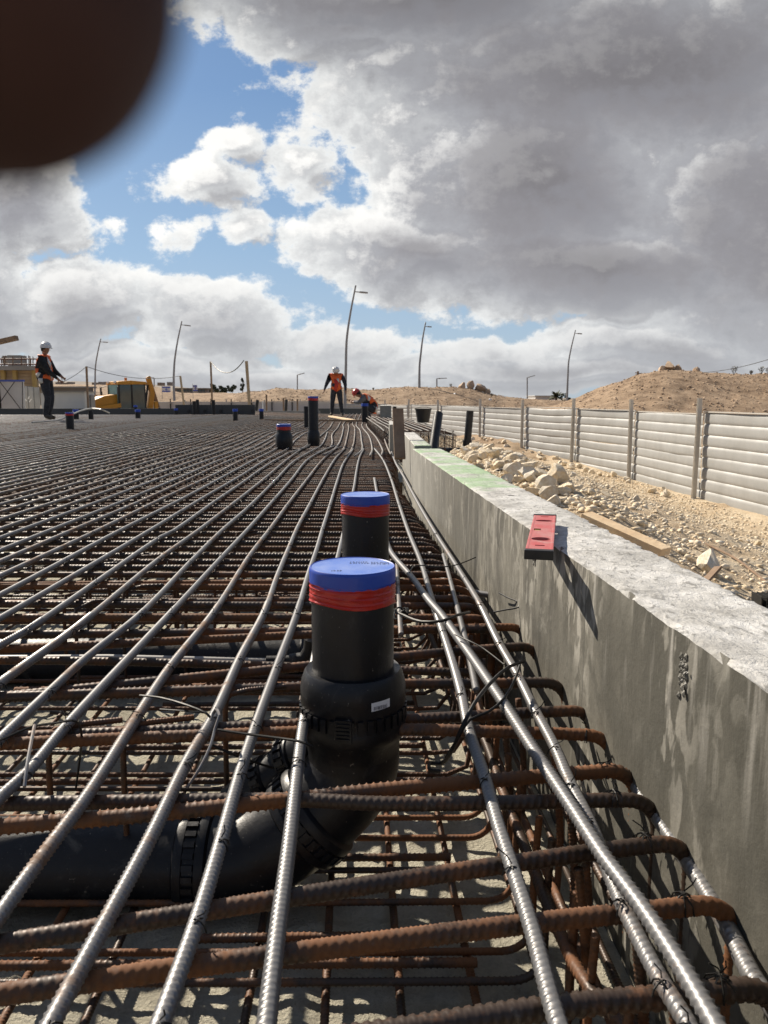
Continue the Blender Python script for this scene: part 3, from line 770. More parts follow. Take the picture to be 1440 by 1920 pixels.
# lower layer
x0 = xw(0) - .06; k = 0
farl = []
while x0 > -9:
    pts = [Vector((x0 - .04*y + random.uniform(-.006, .006), y, -.345 + float(zs(x0, y)))) for y in (.45 if x0 > -1 else max(.5, -x0*1.1), 1.3 if x0 > -1 else max(1.4, -x0*1.3), 4.2, 7.5, 14) ]
    pts = [pts[0]] + [p for a, p in zip(pts, pts[1:]) if p.y > a.y+.2]
    if len(pts) > 1:
        if k < 42: rebar('lower_bar', pts, .014, 'rust', matt, fine=1.7, sides_near=8)
        else: farl.append((pts, .014))
    x0 -= random.uniform(.098, .125); k += 1
y = .62; k = 0
while y < 16:
    xl = -.66*y - .8; xr = xw(min(y, 6)) - .17
    z = -.330 if random.random() < .8 else -.322
    pts = [Vector((xl, y+random.uniform(-.01, .01), z+float(zs(xl, y)))), Vector(((xl+xr)/2, y+random.uniform(-.006, .006), z+float(zs((xl+xr)/2, y)))), Vector((xr-.05, y, z))]
    if y < 7:
        for a in (30, 60, 90): pts.append(Vector((xr-.05+.05*math.sin(R(a)), y, z+.05*(1-math.cos(R(a))))))
        pts.append(Vector((xr, y, z+.12))); pts.append(Vector((xr+.006, y, z+.24)))
    if k < 70: rebar('lower_cross_bar', pts, .013, 'rust', matt, fine=1.9, sides_near=8, pitch=.009, rough_ds=.5)
    else: farl.append((pts, .013))
    if random.random() < .45 and y < 5:
        xa = random.uniform(xl*.6, 0); rebar('lower_cross_bar', [Vector((xa, y+.03, z)), Vector((xr-.1, y+.035, z+.004))], .016, 'rust', matt, fine=1.8, sides_near=8, pitch=.010)
    y += random.uniform(.055, .135); k += 1
rebars_joined('lower_bar', farl, 'rust_far', matt, rough_ds=.6)
# spacer chairs between the layers
CH = []
for (px, py) in [(88,1400),(228,1395),(118,1130),(140,1150),(160,1075),(228,1120),(440,1010),(455,1020),(420,1330),(235,1060),(60,1030),(200,990),(330,985),(300,950),(480,985),(410,935),(440,940),(352,905),(390,915),(500,1060),(560,1080)]:
    a = P(px, py, -.05); CH.append(a)
for a in CH[:14]:
    rebar('spacer_bar', [Vector((a.x-.10, a.y+.02, -.37)), Vector((a.x-.005, a.y, -.365)), Vector((a.x, a.y, -.34)), Vector((a.x+.003, a.y, -.05)), Vector((a.x+.01, a.y+.015, -.024)), Vector((a.x+.12, a.y+.06, -.024))], .012, 'rust', matt, fine=1.9, sides_near=8)
more = []
for _ in range(170):
    y = random.uniform(2.2, 13); x = random.uniform(-.55*y-.3, xw(min(y, 6))-.25)
    z = float(zs(x, y)); more.append(([Vector((x, y, -.36+z)), Vector((x+random.uniform(-.02, .02), y, -.03+z))], .012))
rebars_joined('spacer_bar', more, 'rust_far', matt, rough_ds=.6)
# vertical edge stirrups by the wall
vs_ = []
y = .55
while y < 6:
    x = xw(y) - random.uniform(.09, .17); rebar('stirrup_leg', [Vector((x, y, -.36)), Vector((x+.004, y, -.2)), Vector((x-.01, y+.01, -.045))], .014, 'rust', matt, fine=1.6, sides_near=8)
    y += random.uniform(.07, .15)

# tie wires ------------------------------------------------------
tm = MB()
def knot(p, s=1.0):
    a = random.uniform(0, 3.14)
    for k in range(2):
        b = a + k*1.5; r = .0125*s
        pts = [p + Vector((math.cos(b)*r*math.cos(t)*1.0, math.sin(b)*r*math.cos(t), r*math.sin(t)*1.0 - .012*s)) for t in [i*math.pi/5 for i in range(6)]]
        tm.tube(pts, .0011, 4)
    e = p + Vector((random.uniform(-.02, .02), random.uniform(-.02, .02), random.uniform(.005, .025)))
    tm.tube([p + Vector((0, 0, .004)), (p+e)/2 + Vector((.003, 0, .002)), e], .0010, 3)
for key, pl in LB.items():
    for (a, b) in pl[1:]:
        if random.random() < .6: knot(P(a, b, .0))
for yy in np.arange(2.6, 8, .13):
    for xx in np.arange(-.6*yy, xw(yy)-.1, .122):
        if random.random() < .13: knot(Vector((xx, yy, 0)))
for pl in CT[:6]:
    q = cross_traced(pl)[6]; 
    for _ in range(2): knot(q + Vector((-.02, 0, .015)), 1.5)
o = tm.build('tie_wire', M['wire'], matt); o['kind'] = 'stuff'
def wire(pl, label, r=.0022, z=.02, zl=None, nm='tie_wire', m_='wire'):
    pts = [P(a, b, c) for a, b, c in pl]
    Pn, S = resample(pts, lambda c: .012)
    mb = MB(); mb.tube([Vector(p) for p in Pn], r, 6); o = mb.build(nm, M[m_], None, True)
    tag(o, label, 'wire'); return o
wire([(0,1388,.03),(60,1362,.035),(110,1355,.04),(140,1350,.042),(152,1370,.0),(150,1420,-.12),(142,1480,-.2)], 'black wire looped over the long bars at the left edge of the mat')
wire([(65,1360,.045),(58,1395,.04),(50,1440,.03),(46,1475,.015)], 'pale twisted wire tied round two bars at the far left foreground', .0028, m_='bar')
wire([(262,1304,.025),(300,1308,.03),(350,1322,.035),(392,1340,.03),(396,1350,.02)], 'black double wire reaching from the left to the knotted bar', .0022)
wire([(300,1330,.02),(345,1333,.025),(388,1337,.02)], 'thin black wire end beside the knotted bar', .0016)
wire([(408,1368,.035),(460,1376,.032),(530,1385,.03),(570,1392,.03),(585,1400,.02)], 'black wire stretched from the knotted bar to the tall pipe elbow', .0024)
wire([(396,1350,.03),(402,1330,.045),(412,1340,.05),(404,1362,.035),(396,1395,.02),(375,1440,.0),(350,1478,-.02)], 'twisted grey wire hanging from the knot on the long bar', .0024, m_='bar')
wire([(395,1395,.0),(430,1412,-.02),(480,1430,-.05),(512,1440,-.08)], 'black wire dipping below the bars towards the pipe collar', .0022)
wire([(982,1240,.05),(955,1250,.05),(925,1275,.045),(890,1318,.04),(868,1360,.02),(850,1402,-.03),(828,1432,-.1),(806,1430,-.1),(806,1445,-.1),(826,1446,-.1)], 'black wire bundle looping right of the tall pipe down to a coil', .0036)
wire([(975,1246,.04),(965,1275,.03),(945,1310,.02),(915,1335,.015),(880,1350,.01),(858,1385,-.02),(836,1420,-.08)], 'second black wire strand beside the coil right of the pipe', .0026)
wire([(768,1074,.03),(775,1062,.035),(790,1060,.03),(830,1063,.03),(860,1058,.03),(892,1045,.045)], 'thin black wire tied across three bars behind the front pipe', .0020)
wire([(936,1112,.02),(955,1122,.03),(974,1130,.03),(972,1139,.02),(950,1143,.01),(925,1148,-.01)], 'wire loop poking out towards the concrete wall', .0022)
wire([(748,1150,.0),(790,1166,.01),(830,1164,.02),(855,1154,.02),(880,1148,.0)], 'black cable lying across the bars right of the front pipe', .0040)
wire([(853,1190,.03),(880,1202,.035),(905,1215,.03),(945,1246,.02)], 'short black wire end lying on the crossing bar', .0018)
wire([(60,792,.14),(105,788,.16),(130,779,.24),(152,770,.32),(172,766,.34),(190,768,.32),(205,774,.22)], 'pale hose arching over the mat right of the left worker', .02, m_='grey_pvc')
# tight black coil
pts = []
for t in np.linspace(0, 22, 90):
    c = P(752, 1150, -.01); pts.append(c + Vector((.016*math.cos(t)+.006*math.sin(t*.37), .02*math.sin(t), .012*math.sin(t*1.7))))
mb = MB(); mb.tube(pts, .0026, 5); tag(mb.build('wire_coil', M['wire'], None, True), 'small tangled coil of black wire right of the front pipe', 'wire')

# ------------------------------------------------------------------ drain pipes
def cyl_pipe(root, x, y, ztop, zbot, r, collar=True, sides=64, tilt=0.0, tapecap=True, nm='pipe_body', small=False):
    ch = .034*(r/.08); th = .036*(r/.08)
    if tilt: Rm = Matrix.Rotation(tilt, 4, 'Y')
    base = Matrix.Translation((x, y, 0))
    if tilt: base = base @ Rm
    m = MB(); m.lathe([(r*.93, ztop-.012), (r*.99, ztop-.012), (r, ztop-.016), (r, zbot)], sides, base); m.build(nm, M['pipe'], root, True)
    if tapecap:
        m = MB(); m.lathe([(r*1.04, ztop-ch*.95), (r*1.045, ztop-ch*.2), (r*1.035, ztop-.002), (r*1.01, ztop), (r*.985, ztop-.0012)], sides, base, None, False)
        capo = m.build('pipe_cap', M['cap'], root, True)
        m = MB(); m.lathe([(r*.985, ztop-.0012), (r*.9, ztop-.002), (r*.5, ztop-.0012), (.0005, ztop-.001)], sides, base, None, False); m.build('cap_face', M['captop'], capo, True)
        def wob(a, z, rr): return .0005*math.sin(a*3+z*170) + .0006*math.sin(a*2+z*700+2*math.sin(a)) + .0010*mnoise.noise(Vector((math.cos(a)*9, math.sin(a)*9, z*260)))
        prof = [(r*1.03, ztop-ch-th)] + [(r*1.035 + .0006*(i % 2), ztop-ch-th + (th+.004)*i/14) for i in range(15)] + [(r*1.052, ztop-ch+.005)]
        def wob2(a, z, rr):
            e = wob(a, z, rr)
            return e
        m = MB(); m.lathe(prof, sides, base, wob2, False)
        # the tape's lower edge runs unevenly
        vv = []
        for (vx, vy, vz) in m.v:
            a = math.atan2(vy-y, vx-x); f = max(0, (ztop-ch*.4-vz)/th)
            vv.append((vx, vy, vz - f*(.003*math.sin(a+.6) + .0014*math.sin(a*3.3))))
        m.v = vv; m.build('red_tape_band', M['tape'], root, True)
    return root
g_p = 'capped drain pipes rising through the rebar mat'
X1, Y1 = -.059, 1.41
p1 = thing('drain_pipe', 'large black drain pipe nearest the camera with blue cap, red tape and white sticker', 'pipe', (0,0,0), 0, g_p)
r1 = .0775
cyl_pipe(p1, X1, Y1, .274, .03, r1, sides=96)
# socket collar
m = MB(); m.lathe([(.083,.074),(.089,.076),(.0935,.070),(.0985,.055),(.1005,.040),(.1005,.012),(.0985,.008),(.0985,-.018),(.1005,-.022),(.1005,-.038),(.098,-.048),(.090,-.060),(.0885,-.085)], 96, Matrix.Translation((X1, Y1, 0)))
col_ = m.build('socket_collar', M['pipe'], p1, True)
m = MB()
for k in range(36):
    a = 2*math.pi*k/36; c = Vector((X1 + .1*math.cos(a), Y1 + .1*math.sin(a), -.005))
    m.box(c, (.006, .011, .026), Matrix.Rotation(a, 3, 'Z'))
m.build('collar_castellation', M['pipe'], col_)['kind'] = 'stuff'
m = MB(); a = R(-98); c = Vector((X1 + .1035*math.cos(a), Y1 + .1035*math.sin(a), -.008)); Rz = Matrix.Rotation(a, 3, 'Z')
m.box(c, (.006, .032, .042), Rz)
for k in range(5): m.box(c + Rz @ Vector((.004, 0, -.014+.007*k)), (.004, .024, .003), Rz)
m.build('collar_clip', M['pipe'], col_)
# sticker with barcode strokes
def curved_patch(a0, a1, z0, z1, r, n=10, slope=0.0):
    vs = []; fs = []
    for i in range(n+1):
        a = a0 + (a1-a0)*i/n; dz = slope*(i/n)
        for z in (z0, z1): vs.append((X1 + r*math.cos(a), Y1 + r*math.sin(a), z+dz))
    for i in range(n): fs.append((i*2, i*2+2, i*2+3, i*2+1))
    return vs, fs
m = MB(); m.add(*curved_patch(R(-69), R(-47), .026, .042, .1019, slope=.002)); stk = m.build('white_sticker', M['sticker'], p1)
m = MB(); 
for k in range(34):
    a = R(-66.5) + R(16)*k/34; wdt = random.choice([.12, .2, .3])
    m.add(*curved_patch(a, a+R(wdt), .0275, .0335+random.uniform(0, .0015), .1022, 1, .001))
bc = m.build('barcode_print', M['ink'], stk)
# ink scribble on the cap top
m = MB()
for (cx_, cy_, wd_, rows) in [(.012, .030, .034, 2), (.052, .026, .034, 2), (-.028, -.045, .018, 1)]:
    for rr_ in range(rows):
        x = cx_-wd_/2
        while x < cx_+wd_/2:
            y_ = cy_ - rr_*.011; hh = random.uniform(.004, .007)
            a = Vector((X1+x, Y1+y_, .2735)); b = a + Vector((random.uniform(-.001, .003), hh, 0)); c = a + Vector((random.uniform(.001, .004), random.uniform(0, hh), 0))
            m.beam(a, b, .0008, .0004); m.beam(b, c, .0008, .0004)
            x += random.uniform(.004, .006)
m.build('cap_writing', M['ink'], p1)
# elbow, diagonal and horizontal run (circle swept along a path in the X-Z plane, drifting slightly towards the camera)
def sweep(root, path, r, nm, sides=64, rr=None, m_='pipe'):
    Pn, S = resample(path, lambda c: .012)
    mb = MB(); mb.tube([Vector(p) for p in Pn], r, sides); return mb.build(nm, M[m_], root, True)
pA = Vector((X1, Y1, -.06)); pB = Vector((X1, Y1, -.115))
elb = [pA, pB, Vector((X1-.014, Y1-.004, -.150)), Vector((X1-.045, Y1-.012, -.185)), Vector((X1-.10, Y1-.022, -.232))]
sweep(p1, elb, .088, 'pipe_elbow')
pD0 = Vector((X1-.06, Y1-.014, -.200)); pD1 = Vector((X1-.21, Y1-.03, -.300))
pH = [Vector((X1-.10, Y1-.022, -.232)), Vector((X1-.15, Y1-.028, -.268)), Vector((X1-.195, Y1-.03, -.291)), Vector((X1-.25, Y1-.032, -.300)), Vector((X1-.32, Y1-.033, -.301)), Vector((X1-.36, Y1-.033, -.301))]
sweep(p1, pH, .086, 'pipe_elbow')
def ringat(root, c, d, prof, nm='pipe_collar', cast=True, sides=64, n=30):
    q = Vector(d).normalized().to_track_quat('Z', 'Y').to_matrix().to_4x4(); Mx = Matrix.Translation(c) @ q
    m = MB(); m.lathe(prof, sides, Mx); o = m.build(nm, M['pipe'], root, True)
    if cast:
        rmax = max(p[0] for p in prof); m = MB()
        for k in range(n):
            a = 2*math.pi*k/n; rot = q.to_3x3() @ Matrix.Rotation(a, 3, 'Z')
            m.box(Mx @ Vector((rmax*math.cos(a), rmax*math.sin(a), 0)), (.006, .010, .020), rot)
        e = m.build('collar_castellation', M['pipe'], o); e['kind'] = 'stuff'
    return o
cpf = lambda R_, h: [(R_-.012, -h), (R_-.002, -h+.006), (R_, -h+.012), (R_, -.012), (R_-.003, -.010), (R_-.003, .010), (R_, .012), (R_, h-.012), (R_-.002, h-.006), (R_-.012, h)]
ringat(p1, (X1-.085, Y1-.02, -.219), (-.75, -.1, -.64), cpf(.098, .034))
ringat(p1, (X1-.30, Y1-.033, -.301), (1, 0, 0), cpf(.095, .034))
sweep(p1, [Vector((X1-.33, Y1-.033, -.301)), Vector((X1-.7, Y1-.034, -.302)), Vector((-1.6, Y1-.03, -.303))], .080, 'pipe_run', m_='pipe_dusty')
# side branch stub seen between the bars
q = PY(548, 1425, 1.47); ringat(p1, q, (-.8, .25, -.5), cpf(.050, .022), n=20)
q2 = PY(500, 1462, 1.46); ringat(p1, q2, (-.8, .25, -.5), cpf(.046, .018), n=18)
sweep(p1, [PY(590, 1400, 1.45), q, q2, PY(440, 1510, 1.46)], .042, 'branch_pipe', 32)

p2 = thing('drain_pipe', 'black drain pipe with blue cap standing right behind the nearest pipe', 'pipe', (0,0,0), 0, g_p)
X2, Y2 = -.062, 2.53
r2 = .078
def place_pipe(root, x, y, ztop, zbot, r, **k): cyl_pipe(root, x, y, ztop, zbot, r, **k)
place_pipe(p2, X2, Y2, .272, -.2, r2, sides=64)
sweep(p2, [Vector((X2, Y2, -.14)), Vector((X2, Y2, -.2)), Vector((X2-.03, Y2, -.26)), Vector((X2-.1, Y2, -.295)), Vector((X2-.2, Y2, -.30))], .084, 'pipe_elbow')
ringat(p2, (X2-.19, Y2, -.30), (1, 0, 0), cpf(.092, .03))
sweep(p2, [Vector((X2-.2, Y2, -.30)), Vector((-1.3, Y2+.01, -.302)), Vector((-2.6, Y2+.02, -.302))], .078, 'pipe_run', m_='pipe_dusty')
gp = thing('conduit_pipe', 'thin pale grey plastic pipe lying left to right under the long bars', 'pipe', (0,0,0))
yc = 2.02; zc_ = -.15
m = MB(); m.tube([PY(-90, 1236, yc), PY(200, 1234, yc), PY(505, 1241, yc)], .0105, 16); m.build('conduit', M['grey_pvc'], gp, True)
m = MB(); m.tube([PY(500, 1241, yc), PY(545, 1240, yc)], .017, 16); m.build('coupling', M['pipe_dusty'], gp, True)
m = MB(); m.tube([PY(545, 1240, yc), PY(570, 1236, yc), PY(582, 1220, yc), PY(585, 1200, yc)], .021, 16); m.build('elbow_fitting', M['pipe_dusty'], gp, True)

def std_pipe(px, ptop, pbot, wpx, label, dia=.16, z=None, cap='both', collar=False, tilt=0.0, lower=True):
    Y = dia*F/wpx
    if px < 600:
        Y = 16.0
        for _ in range(12):
            q = PY(px, pbot, Y); Y = (CAMZ - float(zs(q.x, Y)))*Y/max(.02, CAMZ - q.z)
        dia = wpx*Y/F
    top = PY(px, ptop, Y); bot = PY(px, pbot, Y)
    t = thing('drain_pipe', label, 'pipe', (0,0,0), 0, g_p)
    r = dia/2
    if cap == 'both': cyl_pipe(t, top.x, Y, top.z, bot.z-.02, r, sides=32)
    else:
        m = MB(); m.lathe([(r*.85, top.z-.08), (r*.9, top.z), (r, top.z), (r, bot.z-.02)] if cap != 'blue' else [(r*.001, top.z+.002), (r*1.02, top.z), (r*1.05, top.z-.01), (r*1.05, top.z-.05), (r, top.z-.051), (r, bot.z-.02)], 28, Matrix.Translation((top.x, Y, 0)))
        m.build('pipe_body', M['pipe'], t, True)
        if cap == 'blue':
            m = MB(); m.lathe([(r*1.07, top.z-.06), (r*1.07, top.z-.004), (r*1.0, top.z+.006), (.001, top.z+.006)], 28, Matrix.Translation((top.x, Y, 0))); m.build('pipe_cap', M['cap'], t, True)
    if collar:
        m = MB(); zc = bot.z+.02; m.lathe([(r*1.02, zc+.16), (r*1.22, zc+.12), (r*1.26, zc+.02), (r*1.1, zc-.04), (r*1.05, zc-.2)], 32, Matrix.Translation((top.x, Y, 0))); m.build('socket_collar', M['pipe'], t, True)
    return t, top, bot, Y
t3, a, b, Y3 = std_pipe(532, 795, 838, 26, 'short black drain pipe with red and blue cap left of the tall pipe', collar=True)
sweep(t3, [Vector((a.x, Y3, -.02)), Vector((a.x, Y3, -.12)), Vector((a.x-.08, Y3-.1, -.21)), Vector((a.x-.5, Y3-.6, -.22)), Vector((a.x-1.8, Y3-1.1, -.22)), Vector((a.x-5.0, Y3-1.3, -.2))], .075, 'pipe_run', 24, m_='pipe_dusty')
std_pipe(587, 743, 832, 19, 'tallest black drain pipe with red band standing in the middle of the mat', .125, collar=True)
std_pipe(575, 762, 800, 11, 'thin black pipe just left of the tallest drain pipe', .11, cap='none')
std_pipe(130, 773, 804, 14.5, 'black drain pipe with dark red tape beside the left worker', .16)
std_pipe(142, 768, 786, 10, 'black drain pipe with bright blue cap behind the left worker', .16, cap='blue')
std_pipe(170, 770, 786, 9, 'plain short black pipe right of the blue capped one', .16, cap='none')
std_pipe(258, 768, 784, 9.5, 'short black pipe with blue cap in front of the yellow digger', .16, cap='blue')
std_pipe(254, 760, 776, 6.5, 'distant blue capped pipe directly behind another before the digger', .16, cap='blue')
std_pipe(330, 766, 777, 7, 'tiny blue capped pipe at the left end of the black panel', .16, cap='blue')
std_pipe(364, 752, 777, 6.5, 'left one of a pair of black pipes before the black panel', .14, cap='none')
std_pipe(370, 749, 776, 6, 'right one of a pair of black pipes before the black panel', .14, cap='none')
std_pipe(400, 750, 777, 6.5, 'single slim black pipe before the middle of the black panel', .14, cap='none')
std_pipe(441, 767, 788, 9, 'black pipe with blue cap right of the slim pipe, before the black panel', .16, cap='blue')
std_pipe(490, 767, 786, 8, 'black pipe with blue cap right of the black panel', .16, cap='blue')
std_pipe(684, 757, 790, 12, 'black pipe with blue band that the crouching worker leans on', .16, cap='blue')
def lean_pipe(A, B, r, label, m_='pipe_dusty'):
    mb = MB(); mb.tube([A, (A+B)/2, B], r, 24); o = mb.build('drain_pipe', M[m_], None, True); tag(o, label, 'pipe', g_p); return o
lean_pipe(PY(822, 776, 7.6), PY(811, 852, 7.3), .045, 'open black pipe leaning right just behind the concrete wall')
rp = thing('drain_pipe', 'black upright pipe with elbow at its foot beside the rubble and fence', 'pipe', (0,0,0), 0, g_p)
A_ = PY(881.5, 770, 11.2); B_ = PY(876, 833, 11.2)
mb = MB(); mb.tube([A_, B_], .053, 28); mb.build('pipe_body', M['pipe_dusty'], rp, True)
mb = MB(); mb.tube([B_ + Vector((0,0,.06)), B_ + Vector((0,0,-.02))], .066, 28); mb.build('socket_collar', M['pipe_dusty'], rp, True)
sweep(rp, [B_, B_ + Vector((-.03,0,-.06)), B_ + Vector((-.12,0,-.10)), B_ + Vector((-.5,.1,-.10))], .055, 'pipe_elbow', 24)
lean_pipe(PY(537, 749, 38), PY(536, 773, 38), .07, 'short dark post left of the thin stakes at the far edge')
lean_pipe(PY(483, 749, 34) if False else PY(483, 750, 34), PY(480, 773, 34), .07, 'dark pipe leaning at the right end of the black panel')

# ------------------------------------------------------------------ spirit level on the wall
lv = thing('spirit_level', 'worn red spirit level with black end cap lying across the top of the concrete wall', 'spirit level', (0,0,0))
zt = WT + .006
L0 = P(1011, 1024, zt+.026); L1 = P(1022, 963, zt+.026); L0.z = L1.z = zt
dv_ = (L1-L0); LL = dv_.length; ang = math.atan2(dv_.y, dv_.x)
lv.location = L0; lv.rotation_euler = (0, R(-.6), ang)
LW, LT = .056, .018
def ell(cx_, cy_, a, b, n=20): return [(cx_+a*math.cos(2*math.pi*k/n), cy_+b*math.sin(2*math.pi*k/n)) for k in range(n)]
def rect(x0, x1, y0, y1): return [(x0, y0), (x1, y0), (x1, y1), (x0, y1)]
web = shape2d(rect(.006, LL-.006, -LW/2+.005, LW/2-.005), [ell(LL*.27, 0, .020, .021), ell(LL*.80, 0, .013, .021), rect(LL*.50, LL*.55, LW/2-.024, LW/2-.008), rect(LL*.10, LL*.12, -.010, .010), rect(LL*.93, LL*.945, -.010, .010)], .010)
web.transform(Matrix.Translation((0, 0, LT*.70)))
link('web', web, M['level'], lv)
m = MB()
for s in (-1, 1): m.box((LL/2, s*(LW/2-.003), LT/2), (LL-.012, .006, LT))
m.build('rail', M['level'], lv, bevel=.0012)
for x in (.0, LL):
    m = MB(); m.box((x, 0, LT/2), (.018, LW+.003, LT+.002)); m.build('end_cap', M['black'], lv, bevel=.002)
m = MB(); m.tube([(LL*.525, LW/2-.022, LT*.62), (LL*.525, LW/2-.010, LT*.62)], .005, 12); m.build('bubble_vial', mat('vial', (.45,.6,.15), .1, 0, .05, 30), lv, True)

# ------------------------------------------------------------------ fence on the right
FP = [(8.1, 10.0), (7.75, 14.0), (7.45, 18.0), (7.28, 22.4), (6.60, 26.5), (5.60, 30.6), (4.60, 36.0), (3.13, 43.0), (1.75, 50.5), (.2, 56.5), (-1.6, 60), (-4.2, 63), (-7, 66), (-10.5, 69), (-14.5, 72), (-19, 74.5), (-24, 76), (-30, 77)]
ZT = .27
def fence_pts(i):
    return Vector((FP[i][0], FP[i][1], 0))
fr = thing('site_fence', 'tall corrugated grey metal sheet site fence on posts running behind the rubble', 'fence', (0,0,0))
def sheet(a, b, z0, z1, nrib, lean=0, nx=14, seed=0):
    prof = []
    rh = (z1-z0)/nrib
    for k in range(nrib):
        base = z0 + k*rh
        prof += [(0.0, base), (.016, base+rh*.08), (.024, base+rh*.26), (.024, base+rh*.74), (.016, base+rh*.92)]
    prof.append((0.0, z1))
    d = (b-a).normalized(); nrm = Vector((d.y, -d.x, 0)); 
    if nrm.x > 0: nrm = -nrm
    if abs(nrm.x) < .3 and nrm.y > 0: nrm = -nrm
    vs = []; fs = []; k = len(prof)
    for i in range(nx+1):
        s = i/nx; p = a.lerp(b, s); bow = math.sin(math.pi*s)*.03*math.sin(seed*1.7)
        sag = -math.sin(math.pi*s)*.05*max(0, math.sin(seed*2.3+1))
        for (o_, z) in prof:
            dn = mnoise.noise(Vector((s*5+seed*3, z*2, seed)))*.018
            q = p + nrm*(o_ + bow + dn); vs.append((q.x, q.y, z + sag*(z-z0)/(z1-z0)))
    for i in range(nx):
        for j in range(k-1): fs.append((i*k+j, i*k+j+1, (i+1)*k+j+1, (i+1)*k+j))
    mb = MB(); mb.add(vs, fs); return mb, nrm
for i in range(len(FP)-1):
    a = fence_pts(i); b = fence_pts(i+1)
    zb = -1.78
    dz = .03*math.sin(i*2.1); zt_ = ZT+dz
    zm = zb + (zt_-zb)*.5
    d = (b-a).normalized()
    for (z0, z1, off) in ((zb, zm+.02, 0), (zm, zt_, .004)):
        mb, nrm = sheet(a + d*.03, b - d*.03, z0, z1, 4, seed=i*2+off*100)
        mb.v = [(x + nrm.x*off, y + nrm.y*off, z) for x, y, z in mb.v]
        mb.build('fence_sheet', M['fence'], fr, True)
    # top trim
    mb = MB(); mb.beam(a + nrm*.02 + Vector((0,0,zt_+.012)), b + nrm*.02 + Vector((0,0,zt_+.012)), .05, .025); mb.build('top_rail', M['fencepost'], fr)
for i in range(len(FP)):
    a = fence_pts(i); j = min(i, len(FP)-2); d = (fence_pts(j+1)-fence_pts(j)).normalized(); nrm = Vector((-abs(d.y), d.x*math.copysign(1, -d.y)*-1, 0)) if False else Vector((d.y, -d.x, 0))
    if nrm.x > 0: nrm = -nrm
    c = a + nrm*.15
    mb = MB(); q = Matrix.Rotation(math.atan2(d.y, d.x), 3, 'Z')
    H = ZT + .34 + .03*math.sin(i*3.3)
    zc = (-2.0+H)/2; hh = H+2.0
    tl = Matrix.Rotation(R(random.uniform(-.5, .5)), 3, 'Y') @ q
    mb.box(c + Vector((0,0,zc)), (.058, .008, hh), tl)
    for s in (-1, 1): mb.box(c + tl @ Vector((s*.029, -.0, 0)) + Vector((0,0,zc)), (.008, .10, hh), tl)
    mb.build('fence_post', M['fencepost'], fr)

# low pale hoarding far left, with rail posts
hd = thing('far_hoarding', 'low pale hoarding with dark posts in front of the tan mounds behind the black panel', 'fence', (0,0,0))
for k in range(9):
    a = PY(282+k*38, 752, 58); mb = MB(); mb.box((a.x+.75, 58, a.z/2-1.0), (1.50, .06, a.z+1.9)); mb.build('hoarding_panel', M['whitepaint'], hd)
    mb = MB(); mb.box((a.x, 57.9, -.3), (.07, .07, 1.9)); mb.build('hoarding_post', M['darkmetal'], hd)
mb = MB(); a = PY(282, 756, 57.8); b = PY(624, 752, 57.8); mb.beam(a, b, .05, .05); mb.build('hoarding_rail', M['fencepost'], hd)

# ------------------------------------------------------------------ edges of the slab, far
def panel(name, label, cat, p0, p1, Y, zb, zt2, th, m_, Y2=None):
    mb = MB(); a = Vector((p0, Y, 0)); b = Vector((p1, Y2 if Y2 else Y, 0)); d = (b-a).normalized(); n = Vector((-d.y, d.x, 0))*th
    vs = [a, b, b+n, a+n]; vs = [Vector((q.x, q.y, zb)) for q in vs] + [Vector((q.x, q.y, zt2)) for q in vs]
    mb.add(vs, [(3,2,1,0),(4,5,6,7),(0,1,5,4),(1,2,6,5),(2,3,7,6),(3,0,4,7)]); o = mb.build(name, m_, None); tag(o, label, cat); return o
a = PY(-60, 767, 26.5); b = PY(331, 768.5, 26.5)
panel('edge_form', 'long low dark edge form closing the far left side of the mat', 'formwork', a.x, b.x, 26.2, -1.7, a.z+.02, .12, M['blackform'], 26.6)
bp_ = thing('form_panel', 'wide black formwork panel standing at the far edge of the mat', 'formwork', (0,0,0))
a = PY(329, 759, 27.0); b = PY(478, 760, 27.0)
n_ = 5
for k in range(n_):
    x0_ = a.x + (b.x-a.x)*k/n_; x1_ = a.x + (b.x-a.x)*(k+1)/n_
    mb = MB(); mb.box(((x0_+x1_)/2, 27.0+random.uniform(0, .01), (a.z-1.0)/2), (x1_-x0_-.006, .10, a.z+1.0)); mb.build('form_board', M['blackform'], bp_)
    mb = MB(); mb.tube([((x0_+x1_)/2+.2, 26.93, a.z-.22), ((x0_+x1_)/2+.2, 26.95, a.z-.22)], .06, 12); mb.build('form_tie', M['darkmetal'], bp_)
a = PY(478, 770, 33); b = PY(600, 771, 33)
panel('edge_form', 'low grey edge kerb between the black panel and the standing worker', 'formwork', a.x, b.x, 33, -1.7, .12, .12, M['concrete_far'])
a = PY(596, 766, 37); b = PY(683, 766, 37)
panel('edge_form', 'dark edge form behind the feet of the standing middle worker', 'formwork', a.x, b.x+.4, 37, -1.7, .18, .12, M['blackform'])
def plank(name, label, A, B, wd, th, m_, cat='plank', group=None):
    mb = MB(); mb.beam(A, B, wd, th); o = mb.build(name, m_, None, bevel=min(wd, th)*.06); tag(o, label, cat, group); return o
plank('timber_batten', 'long grey batten lying straight across the far end of the mat', P(490, 787.5, .04), P(694, 789, .04), .07, .05, M['oldwood'])
plank('timber_plank', 'pale bent plank lying near the feet of the two middle workers', P(619, 780.5, .06), P(662, 788, .05), .14, .035, M['timber'])
plank('timber_plank', 'fresh pale plank lying on the rubble behind the concrete wall', gpoint(1098, 985)+Vector((0,0,.055)), gpoint(1247, 1056)+Vector((0,0,.06)), .105, .042, M['timber'])
plank('timber_board', 'upright brown timber board standing where the wall steps', PY(750, 860, 5.9), PY(746, 767, 6.1), .085, .03, M['oldwood'], 'board')
